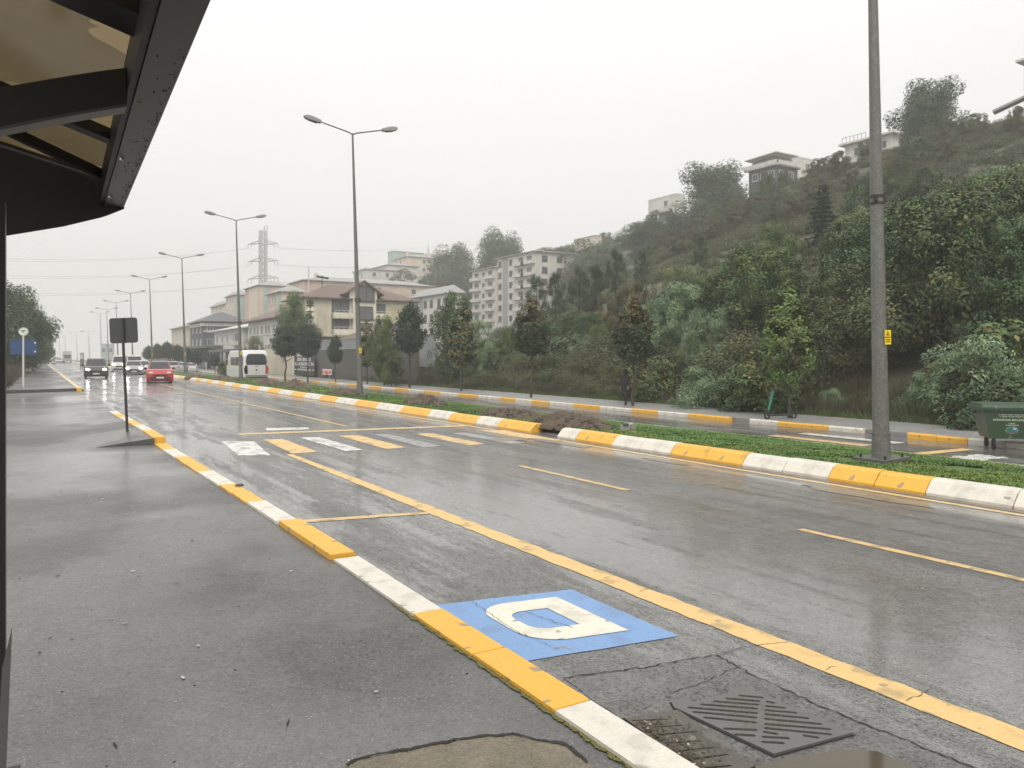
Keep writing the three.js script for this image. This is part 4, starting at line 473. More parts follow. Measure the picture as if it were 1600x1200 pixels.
{
  const bb = (px0, px1, py0, py1, Z, l) => { const c = P((px0 + px1) / 2, HZ, Z), w = (px1 - px0) * Z / F * .85, y0 = hAt(py1, Z), y1 = hAt(py0, Z), t = thing('billboard', l, 'billboard', [c[0], 0, c[2]], -.55); new MB().box(0, (y0 + y1) / 2, 0, w, y1 - y0, .4).build('panel', plain(.42, .45, .47, .5), t); new MB().box(0, (y0 + y1) / 2 + .4, .22, w * .55, (y1 - y0) * .22, .05).build('print', plain(.16, .18, .2, .5), t); new MB().tube([-w * .3, 0, 0], [-w * .3, y0 + .1, 0], .2).tube([w * .3, 0, 0], [w * .3, y0 + .1, 0], .2).build('post', M.steel, t); };
  bb(158, 167.5, 537, 562, 200, 'pale billboard far up the road, left of the pair'); bb(169, 178.5, 537, 562, 200, 'pale billboard far up the road, right of the pair'); bb(125.5, 131, 551, 561, 150, 'small grey square sign at the end of the road');
}

// ---------- vegetation ----------
const leafMat = std({ vertexColors: true, roughness: .68 }), barkMat = std({ map: tex(128, 256, (u, v) => { const k = .5 + .8 * fbm(u * 8, v * 6, 8, 6, 4, 601); return [.055 * k, .045 * k, .036 * k]; }, true, .5, 1), roughness: .85 });
// one leaf: a bent rhombus; N leaves spread over the shells of lobes, thinned by a coarse noise so that gaps open
function leaves(o) {
  const r = rngOf(o.seed), p = [], n = [], c = [], tot = o.lobes.reduce((s, l) => s + (l.w || l.r[0] * l.r[1]), 0); let made = 0, tries = 0;
  const d = new THREE.Vector3(), N = new THREE.Vector3(), T = new THREE.Vector3(), B = new THREE.Vector3(), q = new THREE.Vector3();
  while (made < o.n && tries++ < o.n * 8) {
    let k = r() * tot, l = o.lobes[0]; for (const x of o.lobes) { k -= x.w || x.r[0] * x.r[1]; if (k <= 0) { l = x; break; } }
    d.set(r() * 2 - 1, r() * 2 - 1, r() * 2 - 1); if (d.lengthSq() > 1 || d.lengthSq() < .01) continue; d.normalize(); const rad = (o.shell ?? .35) < 1 ? Math.pow(r(), o.shell ?? .35) * (1 + .12 * (r() - .3)) : r();
    q.set(l.c[0] + d.x * l.r[0] * rad, l.c[1] + d.y * l.r[1] * rad, l.c[2] + d.z * l.r[2] * rad); if (q.y < (o.floor ?? .02)) continue;
    const g = n3(q.x * o.freq + 20, q.y * o.freq + 20, q.z * o.freq + 20, o.seed % 97); if (g < (o.gap ?? .38) + .18 * r()) continue;
    const sz = o.size * (.6 + .8 * r()), el = o.long || 1.6;
    N.copy(d).multiplyScalar(.9).add(T.set(r() - .5, r() - .5 + (o.up ?? .5), r() - .5).multiplyScalar(1.6)).normalize();
    if (o.droop) T.set(d.x + (r() - .5), -o.droop * (.3 + r()), d.z + (r() - .5)); else T.set(r() - .5, r() - .5, r() - .5); T.addScaledVector(N, -T.dot(N)).normalize(); B.crossVectors(N, T);
    const a = [q.x - T.x * sz * el / 2, q.y - T.y * sz * el / 2, q.z - T.z * sz * el / 2], e = [q.x + T.x * sz * el / 2, q.y + T.y * sz * el / 2, q.z + T.z * sz * el / 2], f = sz * .12, m1 = [q.x + B.x * sz / 2 + N.x * f, q.y + B.y * sz / 2 + N.y * f, q.z + B.z * sz / 2 + N.z * f], m2 = [q.x - B.x * sz / 2 + N.x * f, q.y - B.y * sz / 2 + N.y * f, q.z - B.z * sz / 2 + N.z * f];
    p.push(...a, ...m2, ...m1, ...m1, ...m2, ...e); const nn = [N.x * .6 + d.x * .5, N.y * .6 + d.y * .5, N.z * .6 + d.z * .5], L = Math.hypot(...nn) || 1; for (let i = 0; i < 6; i++) n.push(nn[0] / L, nn[1] / L, nn[2] / L);
    const col = o.color(q, r, n3(q.x * o.freq * 1.7 + 5, q.y * o.freq * 1.7 + 5, q.z * o.freq * 1.7 + 5, 3)); for (let i = 0; i < 6; i++) c.push(col[0] * 1.6, col[1] * 1.72, col[2] * 1.5); made++;
  }
  const g = new THREE.BufferGeometry(); g.setAttribute('position', new THREE.Float32BufferAttribute(p, 3)); g.setAttribute('normal', new THREE.Float32BufferAttribute(n, 3)); g.setAttribute('color', new THREE.Float32BufferAttribute(c, 3)); return g;
}
const mixc = (a, b, t) => [lerp(a[0], b[0], t), lerp(a[1], b[1], t), lerp(a[2], b[2], t)], shade = (c, k) => [c[0] * k, c[1] * k, c[2] * k];
const pal = (A, B, C, amt = .15) => (q, r, n) => { const t = r(); return shade(r() < amt * sm(.4, .6, n) * 2 ? C : mixc(A, B, clamp(n * 1.4 - .2)), .7 + .6 * t); };
function limbs(h, r0, nl, spread, seed, start = .25, lean = 0) {                 // tapered trunk and branching limbs
  const r = rngOf(seed), b = new MB(), pts = []; for (let i = 0; i <= 6; i++) pts.push([lean * i / 6 * h * .2 + (r() - .5) * .04 * h * (i > 0), h * i / 6 * .86 - (i === 0 ? .35 : 0), (r() - .5) * .04 * h * (i > 0)]);
  b.path(pts, r0, r0 * .22, 7);
  for (let k = 0; k < nl; k++) { const t = lerp(start, .85, (k + r() * .6) / nl), i = Math.min(5, Math.floor(t * 6)), f = t * 6 - i, s = [0, 1, 2].map(j => lerp(pts[i][j], pts[i + 1][j], f)), g = k * 2.4 + r(), L = spread * (1.15 - t * .7) * (.7 + .5 * r()), up = .35 + .5 * r(); const m = [s[0] + Math.cos(g) * L * .5, s[1] + L * up * .4, s[2] + Math.sin(g) * L * .5], e = [s[0] + Math.cos(g + .3) * L, s[1] + L * up, s[2] + Math.sin(g + .3) * L]; b.path([s, m, e], r0 * (1 - t) * .6 + .01, .012, 5); const e2 = [m[0] + Math.cos(g - .8) * L * .5, m[1] + L * .4, m[2] + Math.sin(g - .8) * L * .5]; b.path([m, e2], r0 * .25 * (1 - t) + .008, .008, 4); }
  return b.geometry();
}
const protos = {};
function proto(name, h, trunk, crown, treeName) { protos[name] = { h, trunk, crown, treeName }; }
function lobesOf(seed, n, h, R, y0, y1, ry = .8, top = .5) { const r = rngOf(seed), o = []; for (let i = 0; i < n; i++) { const t = (i + .5) / n, y = lerp(y0, y1, t) * h, w = R * (1 - Math.pow(Math.abs(t - .35) / .75, 2) * (1 - top)), g = i * 2.399 + r(), d = w * (.25 + .6 * r()), s = R * (.38 + .28 * r()) * (1 - .35 * t); o.push({ c: [Math.cos(g) * d, y, Math.sin(g) * d], r: [s, s * ry, s] }); } return o; }
// street trees: ovate, dense, on bare stems
const ovate = (R, y0, h) => { const o = []; for (let i = 0; i < 9; i++) { const t = i / 8, y = lerp(y0 + .35, h - .25, t), k = Math.sqrt(Math.max(.03, Math.sin(Math.PI * Math.pow(clamp(.1 + t * .88), .72)))); o.push({ c: [0, y, 0], r: [R * Math.max(.2, k), (h - y0) * .1 + .1, R * Math.max(.2, k)], w: Math.max(.2, k) ** 1.5 }); } for (let i = 0; i < 16; i++) { const g = i * 2.4, t = (i % 8) / 8, y = lerp(y0 + .3, h - .8, t), k = R * (.8 - .5 * t); o.push({ c: [Math.cos(g) * k * .8, y, Math.sin(g) * k * .8], r: [.32, .34, .32], w: .14 }); } return o; };
const GR = [.026, .052, .016], GR2 = [.05, .085, .024], GD = [.014, .032, .013], YE = [.115, .1, .028], BR = [.11, .065, .026], PAL = [.115, .155, .10], PAL2 = [.075, .115, .066], OL = [.06, .066, .024], RB = [.07, .048, .026];
const stemGeo = (h, r, seed) => limbs(h, r, 9, 1.0, seed, .42);
const stColor = (top, amt) => (q, r, n) => { const t = sm(3.4, 5.2, q.y + (n - .5) * 1.6), k = (.7 + .6 * r()) * .6; return shade(r() < amt * t * 1.3 ? mixc(BR, YE, r() * .7) : r() < .06 ? YE : mixc(GD, GR, n + .1), k); };
proto('autumn', 5.2, stemGeo(4.6, .075, 1), leaves({ seed: 11, n: 10500, lobes: ovate(1.08, 2.25, 5.2), freq: 2.2, gap: .30, size: .085, color: stColor(1, .85), shell: .5 }), 'street_tree');
proto('darkstreet', 5.2, stemGeo(4.6, .075, 2), leaves({ seed: 12, n: 10500, lobes: ovate(1.12, 2.15, 5.2), freq: 2.2, gap: .28, size: .085, color: (q, r, n) => shade(mixc([.012, .03, .018], [.024, .05, .026], n), (.7 + .6 * r()) * .62), shell: .5 }), 'street_tree');
proto('freshstreet', 5.4, stemGeo(4.8, .07, 3), leaves({ seed: 13, n: 9000, lobes: ovate(1.05, 1.5, 5.4), freq: 1.7, gap: .4, size: .088, color: (q, r, n) => shade(mixc([.036, .068, .018], [.08, .105, .028], clamp(n * 1.3 - .1)), .65 + .7 * r()), shell: .55 }), 'street_tree');
proto('brownstreet', 5.2, stemGeo(4.6, .075, 4), leaves({ seed: 14, n: 5600, lobes: ovate(1.0, 1.6, 5.2), freq: 1.9, gap: .36, size: .11, color: (q, r, n) => shade(r() < .45 ? mixc(BR, OL, r()) : mixc(GD, GR, n), .65 + .7 * r()), shell: .5 }), 'street_tree');
// broadleaved trees
const broad = (name, seed, h, R, cols, o = {}) => proto(name, h, limbs(h, .17, 11, R * .8, seed + 1, .2), leaves({ seed, n: o.n || 24000, lobes: lobesOf(seed, o.nl || 20, h, R, o.y0 ?? .2, .9, o.ry ?? .8, o.top ?? .45), freq: .85, gap: o.gap ?? .36, size: (o.size || .25) * .46, color: pal(...cols), shell: .32, droop: o.droop, long: o.long, up: o.up }), 'broadleaf_tree');
broad('oak', 21, 9, 3.6, [GD, GR, GR2, .2]); broad('olive', 22, 8, 3.4, [[.034, .046, .018], [.058, .07, .026], YE, .12]); broad('green', 23, 9, 3.1, [GR, GR2, YE, .12], { gap: .4 }); broad('yellowing', 24, 7, 2.9, [[.045, .066, .02], [.075, .092, .026], YE, .22], { gap: .42, size: .17 });
broad('locust', 25, 8, 3.5, [PAL2, PAL, [.13, .17, .1], .3], { gap: .45, size: .15, long: 3.4, droop: .8, ry: .5, nl: 26 }); broad('greenlocust', 26, 9, 3.6, [[.035, .06, .024], [.08, .105, .04], YE, .1], { gap: .43, size: .16, long: 3.0, droop: .8, ry: .55, nl: 26 }); broad('brownish', 27, 6, 2.6, [[.04, .042, .02], [.066, .06, .027], BR, .18], { gap: .44, size: .2 }); broad('ridgeoak', 28, 10, 5.2, [[.018, .036, .018], [.03, .055, .024], GR2, .1], { gap: .2, size: .42, n: 26000, nl: 26, y0: .16, top: .6 });
// conifers
{ const lob = [], b = new MB(), r = rngOf(41), h = 11; b.path([[0, -.4, 0], [.05, h * .5, 0], [0, h - .3, .03]], .17, .03, 7); for (let k = 0; k < 17; k++) { const y = lerp(1.2, h - .7, k / 16), R = 2.5 * Math.pow(1 - k / 17.6, .85) * (.8 + .4 * r()); for (let i = 0; i < 6; i++) { const g = i * 1.05 + k * .7 + r() * .5, L = R * (.7 + .5 * r()); b.path([[0, y + .25, 0], [Math.cos(g) * L, y - .1, Math.sin(g) * L]], .03, .01, 4); for (const t of [.35, .7, 1]) lob.push({ c: [Math.cos(g) * L * t, y + .2 - .3 * t, Math.sin(g) * L * t], r: [.42 * (1.2 - t * .5), .2, .42 * (1.2 - t * .5)], w: 1 }); } } proto('spruce', h, b.geometry(), leaves({ seed: 42, n: 9000, lobes: lob, freq: 1.3, gap: .3, size: .12, long: 2.6, droop: .7, color: pal([.012, .026, .014], [.022, .042, .02], GR, .1), shell: .6 }), 'spruce_tree'); }
{ const lob = [], b = new MB(), r = rngOf(45), h = 11; b.path([[0, -.4, 0], [.15, h * .45, .1], [0, h - .8, 0]], .2, .05, 7); for (let k = 0; k < 64; k++) { const t = r(), y = lerp(2.4, h - .6, t), R = 3.3 * (t < .3 ? .55 + t * 1.5 : 1.05 - (t - .3) * 1.15) * Math.sqrt(r()) * 1.1, g = k * 2.399; const e = [Math.cos(g) * R, y, Math.sin(g) * R]; b.path([[0, y - .5 - R * .35, 0], e], .035, .012, 4); lob.push({ c: [e[0], e[1] + .15, e[2]], r: [.85, .95, .85], w: 1 }); } proto('pine', h, b.geometry(), leaves({ seed: 46, n: 18000, lobes: lob, freq: .9, gap: .26, size: .075, long: 4.5, color: pal([.014, .034, .016], [.032, .066, .026], GR2, .08), shell: .7, up: 1.1 }), 'pine_tree'); }
// bushes
const bush = (name, seed, h, R, cols, o = {}) => { const b = new MB(), r = rngOf(seed + 3); for (let i = 0; i < 9; i++) { const g = i * .7 + r(), L = R * (.5 + .5 * r()); b.path([[Math.cos(g) * .1, -.2, Math.sin(g) * .1], [Math.cos(g) * L * .5, h * .45, Math.sin(g) * L * .5], [Math.cos(g + .3) * L, h * (.6 + .4 * r()), Math.sin(g + .3) * L]], .03, .008, 4); } proto(name, h, b.geometry(), leaves({ seed, n: (o.n || 4200) * 1.6, lobes: lobesOf(seed, 14, h, R, .12, .78, .7, .5), freq: 1.4, gap: o.gap ?? .36, size: (o.size || .11) * .72, color: pal(...cols), shell: .4, long: o.long, droop: o.droop }), 'bush'); };
bush('bushgreen', 51, 2.2, 1.5, [GR, [.07, .09, .025], YE, .2]); bush('bushdark', 52, 2.0, 1.6, [GD, GR, OL, .2]); bush('bramble', 53, 1.7, 1.7, [[.04, .038, .022], [.06, .055, .028], OL, .4], { gap: .42, size: .055, n: 6500 }); bush('bushpale', 54, 3.2, 1.9, [PAL2, PAL, [.14, .18, .11], .3], { size: .05, long: 3.8, droop: .7, gap: .42, n: 9500 });

const treeBase = {};
function tree(kind, x, a, h, label, o = {}) {
  const p = protos[kind], y = (o.y ?? landY(x, a)) - .1, s = h / p.h; let t;
  const key = kind; if (!treeBase[key]) { t = thing(p.treeName, '', p.treeName.replace('_', ' ').replace('broadleaf ', '').replace('street ', '').replace(' tree', ' tree')); mesh('trunk', p.trunk, barkMat, t); mesh(kind.startsWith('bush') || kind === 'bramble' ? 'foliage' : 'crown', p.crown, leafMat, t); t.userData.category = p.treeName === 'bush' ? 'bush' : 'tree'; treeBase[key] = t; } else t = copyOf(treeBase[key], [0, 0, 0], 0, null, p.treeName);
  delete t.userData.group; t.position.set(x, y, -a); t.rotation.y = o.turn ?? hash(x * 37, a * 53, 9) * 6.28; const wx = (o.wide || 1) * s; t.scale.set(wx, s, wx); t.userData.label = label; if (o.group) t.userData.group = o.group; return t;
}
// at a pixel column and depth, its top at pixel row py
function treeP(kind, px, Z, py, label, o = {}) { const q = P(px, HZ, Z), x = q[0], a = -q[2], y = o.y ?? landY(x, a); return tree(kind, x, a, hAt(py, Z) - y, label, { ...o, y }); }
const KY = -.46;
treeP('freshstreet', 1232, 30, 441, 'slender yellow-green street tree with the green scooter at its stem', { y: KY, wide: 1.0 });
treeP('autumn', 990, 37.2, 462, 'street tree with browning top beside the walking person', { y: KY });
treeP('autumn', 830, 45.2, 463, 'dark street tree with rusty tip, second along from the walker', { y: KY, wide: .95 });
treeP('brownstreet', 722, 53.5, 470, 'bronze and green street tree, left of the rusty-tipped one', { y: KY, wide: 1.0 });
treeP('darkstreet', 640, 58.8, 466, 'dark blue-green conical street tree right of the hotel lamp post', { y: KY, wide: .95 });
treeP('brownstreet', 573, 66.8, 500, 'bronze street tree half hidden behind the hotel lamp post', { y: KY, wide: .85 });
treeP('darkstreet', 524, 71.7, 520, 'small dark street tree right of the black garden board', { y: KY, wide: .8 });
treeP('darkstreet', 481, 76, 498, 'dark street tree standing in front of the black garden board', { y: KY, wide: 1.05 });
treeP('darkstreet', 446, 78, 500, 'dark street tree directly right of the white minibus', { y: KY, wide: 1.15 });
treeP('green', 467, 101, 447, 'tall dark green tree rising above the black garden board', { wide: .7 });
treeP('green', 600, 64, 484, 'loose olive tree growing in front of the hotel right wing', { wide: .62, y: KY }); treeP('olive', 612, 62, 545, 'low olive bushy tree at the foot of the hotel lamp post', { y: KY, wide: .8 });
treeP('oak', 710, 62, 446, 'tall loose dark tree between hotel and white apartments', { wide: .72 }); treeP('locust', 745, 60, 490, 'blue-green thin tree right of the bronze street tree', { wide: .7 });
const G5 = 'dark trees along the far right pavement'; [[232, 538], [247, 534], [262, 531], [278, 536], [293, 540], [308, 544], [336, 550]].forEach(([px, py], i) => treeP('darkstreet', px, 150 - i * 8, py, 'dark clipped tree in the far row right of the red car', { y: KY, wide: 1.25, group: G5 }));
[[352, 560, 100], [372, 552, 98], [388, 556, 96]].forEach(([px, py, Z]) => treeP('bushgreen', px, Z, py, 'leafy bush in front of the cafe terraces left of the minibus', { y: KY, group: 'bushes by the cafe terraces' })); treeP('yellowing', 395, 100, 520, 'yellowing small tree beside the dark cafe canopy', { y: KY, wide: .6 });
// left verge
[[18, 92, 446], [44, 84, 458], [-14, 80, 440], [62, 118, 486], [70, 150, 520]].forEach(([px, Z, py], i) => treeP(['ridgeoak', 'oak', 'ridgeoak', 'oak', 'olive'][i], px - 6, Z, py, ['big dark tree at far left behind the blue bus stop sign', 'dark tree overhanging the left pavement', 'dark tree cut by the shelter post at far left', 'smaller tree farther along the left pavement', 'low distant tree at the end of the left pavement'][i], { y: .1, wide: [.85, .95, .8, .8, 1][i] }));
[[10, 62, 583], [22, 66, 580], [34, 72, 582], [46, 84, 580], [57, 98, 578], [84, 190, 566], [98, 230, 563]].forEach(([px, Z, py]) => treeP(px > 60 ? 'bushdark' : 'bramble', px, Z, py, px > 60 ? 'low dark bush at the far end of the left pavement' : 'brownish bush on the verge left of the pavement', { y: .1, wide: 1.5, group: px > 60 ? 'distant bushes at the road end' : 'bushes on the left verge' }));
// named trees of the hillside
treeP('spruce', 1285, 60, 281, 'dark spruce with ragged tip standing out on the slope left of the near lamp post', { wide: 1.15 });
treeP('ridgeoak', 1450, 112, 128, 'large round dark tree on the skyline right of the near lamp post', { wide: .95 });
treeP('ridgeoak', 1118, 152, 254, 'large dark tree on the ridge between the two white villas', { wide: 1.0 });
treeP('oak', 1040, 160, 324, 'dark round tree in front of the leftmost ridge house', { wide: 1.3 }); treeP('oak', 1012, 160, 336, 'lower dark tree left of the leftmost ridge house', { wide: 1.4 }); treeP('oak', 1062, 158, 331, 'dark tree right of the leftmost ridge house', { wide: 1.2 }); treeP('olive', 905, 198, 377, 'olive tree before the small pale house above the white apartments', { wide: 1.2 }); treeP('oak', 935, 196, 372, 'dark tree right of the small pale house above the white apartments', { wide: 1.2 }); treeP('oak', 858, 232, 383, 'hazy low tree just above the white apartment roof', { wide: 1.4 }); treeP('oak', 884, 228, 378, 'second hazy low tree just above the white apartment roof', { wide: 1.4 }); treeP('ridgeoak', 783, 235, 360, 'big hazy tree on the skyline above the white apartments', { wide: .62 }); treeP('ridgeoak', 707, 255, 383, 'big hazy tree on the skyline right of the hilltop blocks', { wide: .72 });
treeP('oak', 672, 262, 425, 'hazy tree in front of the hilltop peach block', { wide: 1.2 }); treeP('olive', 632, 262, 421, 'pale hazy round tree before the mint-coloured block', { wide: .9 });
treeP('pine', 1095, 72, 362, 'slim dark pine with open top above the pale locusts', { wide: .55 }); treeP('oak', 1428, 90, 208, 'dark pointed tree on the upper slope right of the near lamp post', { wide: .95 }); treeP('oak', 1440, 60, 258, 'very dark broad tree right of the near lamp post', { wide: .85 });
[[838, 86, 424, .75], [905, 80, 412, .8], [962, 78, 384, .85], [1003, 82, 386, .7], [868, 78, 420, .75], [930, 70, 408, .8]].forEach(([px, Z, py, w], i) => treeP('pine', px, Z, py, ['dark pine at the left end of the pine clump', 'second dark pine from the left in the clump', 'broad dark pine, tallest of the clump', 'dark pine at the right end of the clump', 'low dark pine in front of the white apartments', 'low dark pine in the middle front of the clump'][i], { wide: w }));
const G6 = 'trees of the wooded hillside', LB = { locust: 'feathery pale green tree in the wooded hillside', greenlocust: 'feathery green tree in the wooded hillside', oak: 'dark green broadleaf tree in the wooded hillside', olive: 'olive green broadleaf tree in the wooded hillside', green: 'fresh green broadleaf tree in the wooded hillside', yellowing: 'yellowing broadleaf tree in the wooded hillside', brownish: 'brownish small tree in the wooded hillside', spruce: 'dark conifer in the wooded hillside', pine: 'dark pine in the wooded hillside' };
const zoneOf = (x, a) => { const p = 800 + F * (x * CT - a * ST) / depthOf(x, a); return p < 760 ? 'beside the hotel' : p < 960 ? 'below the white apartments' : p < 1100 ? 'behind the walking person' : p < 1300 ? 'behind the scooter' : p < 1430 ? 'beyond the near lamp post' : 'above the dumpster'; };
const hillLabel = (k, x, a) => LB[k].replace(' in the wooded hillside', (x > 72 ? ' high' : x > 48 ? ' halfway up' : ' low') + ' on the wooded slope ' + zoneOf(x, a)), plural = s => s.replace(/ (tree|pine|conifer|bush)( |$)/, (m, w, e) => ' ' + (w === 'bush' ? 'bushes' : w + 's') + e);
const hilltree = (k, px, Z, py, wide = 1) => { const q = P(px, HZ, Z), l = hillLabel(k, q[0], -q[2]); return treeP(k, px, Z, py, l, { group: plural(l), wide }); };
for (const [k, px, Z, py, w] of [['locust', 1062, 46, 430, .8], ['locust', 1010, 50, 470, .7], ['yellowing', 1055, 58, 405, .8], ['olive', 1120, 60, 400, .8], ['olive', 1165, 62, 372, .8], ['green', 1200, 52, 340, .75], ['greenlocust', 1240, 55, 360, .8], ['yellowing', 1185, 48, 420, .7], ['oak', 1160, 44, 440, .75], ['locust', 1100, 42, 470, .7], ['oak', 1285, 50, 420, .8], ['greenlocust', 1330, 46, 320, .85], ['greenlocust', 1395, 44, 330, .85], ['oak', 1350, 58, 280, .7], ['olive', 1470, 52, 280, .8], ['greenlocust', 1445, 42, 390, .85], ['olive', 1500, 44, 300, .85], ['oak', 1545, 46, 255, .8], ['olive', 1580, 42, 260, .85], ['oak', 1620, 40, 250, .9], ['oak', 1660, 36, 230, .9], ['green', 1530, 38, 380, .8], ['oak', 1480, 40, 420, .9], ['yellowing', 1600, 33, 400, .7], ['oak', 1290, 42, 480, .8], ['oak', 1345, 41, 450, .9], ['greenlocust', 1400, 38, 470, .8], ['oak', 1235, 44, 460, .8], ['olive', 890, 62, 500, .7], ['locust', 905, 54, 515, .7], ['greenlocust', 940, 52, 500, .7], ['oak', 862, 60, 520, .7], ['green', 800, 60, 505, .65], ['brownish', 1010, 62, 430, .8], ['brownish', 965, 64, 440, .8], ['locust', 1130, 52, 430, .7], ['oak', 1020, 54, 500, .8], ['oak', 1090, 46, 520, .8], ['oak', 1150, 40, 540, .8]]) hilltree(k, px, Z, py, w);
// the bushes at the foot of the slope
[['bushgreen', 1027, 41, 545, 'light green rounded bush right of the walking person', 1], ['bushpale', 1115, 36, 560, 'grey-green twiggy bush left of the scooter tree', 1.3], ['bushdark', 1160, 34, 585, 'low dark bush left of the scooter', 1.2], ['bushgreen', 1200, 33.5, 530, 'yellow-green bush behind the scooter tree', .9], ['bushpale', 1548, 27.5, 500, 'feathery pale blue-green bush behind the green dumpster', 1.15], ['bushdark', 1535, 25.5, 590, 'dark glossy bush just left of the dumpster lid', 1.1], ['bushdark', 1590, 25.5, 575, 'dark bush behind the right part of the dumpster', 1.2], ['bushgreen', 1592, 28, 470, 'green bushy growth at the right edge above the dumpster', 1], ['bushpale', 1450, 30, 566, 'small pale spray of leaves under the dark trees', .8], ['bushpale', 1305, 32.5, 596, 'pale grassy tuft between scooter tree and near lamp post', .9]].forEach(([k, px, Z, py, l, w]) => treeP(k, px, Z, py, l, { wide: w, y: -.46 }));
{ const r = rngOf(91), G7 = 'bushes in the tangled growth behind the far pavement', L7 = { bramble: 'brown bramble bush behind the far pavement', bushdark: 'dark green bush behind the far pavement', bushgreen: 'green bush behind the far pavement' };
  for (let a = 22; a < 66; a += 1.5) for (const dx of [0, 2.3, 4.6]) { const k = r() < .5 ? 'bramble' : r() < .6 ? 'bushdark' : 'bushgreen', x = 28.6 + dx + r() * 1.4, l = L7[k].replace('behind the far pavement', (dx > 2 ? 'deeper in the growth ' : 'at the back of the pavement ') + zoneOf(x, a)); if (a < 26 && dx < 1) continue; tree(k, x, a + r(), (dx ? 1.5 : .9) + r() * (.8 + dx * .15), l, { group: plural(l), wide: 1 + .4 * r() }); } }
{ // the rest of the wood, scattered over the slope
  const r = rngOf(93), kinds = ['oak', 'olive', 'green', 'greenlocust', 'oak', 'oak', 'green', 'locust']; let n = 0;
  for (let t = 0; t < 900 && n < 150; t++) { const a = lerp(0, 118, r()), x = lerp(34, 116, Math.pow(r(), .8)), up = (x - 29) / 87; if (x < hillFoot(a) + 5) continue; const Z = depthOf(x, a), X = x * CT - a * ST; if (Z < 28 || X / Z > .72) continue; const ppx = 800 + F * X / Z; if (ppx < 1010 && (x > 45 || ppx < 880)) continue; const k = up > .55 ? (r() < .35 ? 'brownish' : 'olive') : kinds[Math.floor(r() * kinds.length)], h = lerp(8, 3.2, clamp(up * 1.25)) * (.7 + .6 * r()); if (up > .93 || (up > .5 && r() < .6)) continue; const lim = x < 75 ? pw(ppx, [[1000, 480], [1060, 440], [1130, 412], [1200, 370], [1250, 420], [1300, 430], [1335, 335], [1450, 305], [1560, 255], [1700, 240]]) : 0, hm = Math.min(h, up > .5 ? 3.6 : 99, lim ? hAt(lim, Z) - landY(x, a) : 99); if (hm < 2) continue; tree(k, x, a, hm, hillLabel(k, x, a), { group: plural(hillLabel(k, x, a)), wide: .9 + .4 * r() }); n++; }
  for (let t = 0, m = 0; t < 600 && m < 70; t++) { const a = lerp(2, 66, r()), x = lerp(33, 64, r()), Z = depthOf(x, a), X = x * CT - a * ST, ppx = 800 + F * X / Z; if (Z < 28 || X / Z > .72 || ppx < 1000) continue; const lim = pw(ppx, [[1000, 480], [1060, 440], [1130, 412], [1200, 370], [1250, 420], [1300, 430], [1335, 335], [1450, 305], [1560, 255], [1700, 240]]), k = kinds[Math.floor(r() * kinds.length)], hm = Math.min(lerp(5.5, 10, r()), hAt(lim, Z) - landY(x, a)); if (hm < 3) continue; const l = hillLabel(k, x, a); tree(k, x, a, hm, l, { group: plural(l), wide: .75 + .35 * r() }); m++; }
  for (let t = 0; t < 44; t++) { const a = lerp(125, 250, r()), x = lerp(hillFoot(a) + 30, 185, r()), k = r() < .5 ? 'oak' : 'olive'; const l = LB[k].replace('in the wooded hillside', 'on the hazy hill behind the white apartments'); tree(k, x, a, 5 + 4 * r(), l, { group: plural(l), wide: 1.3 }); }
}
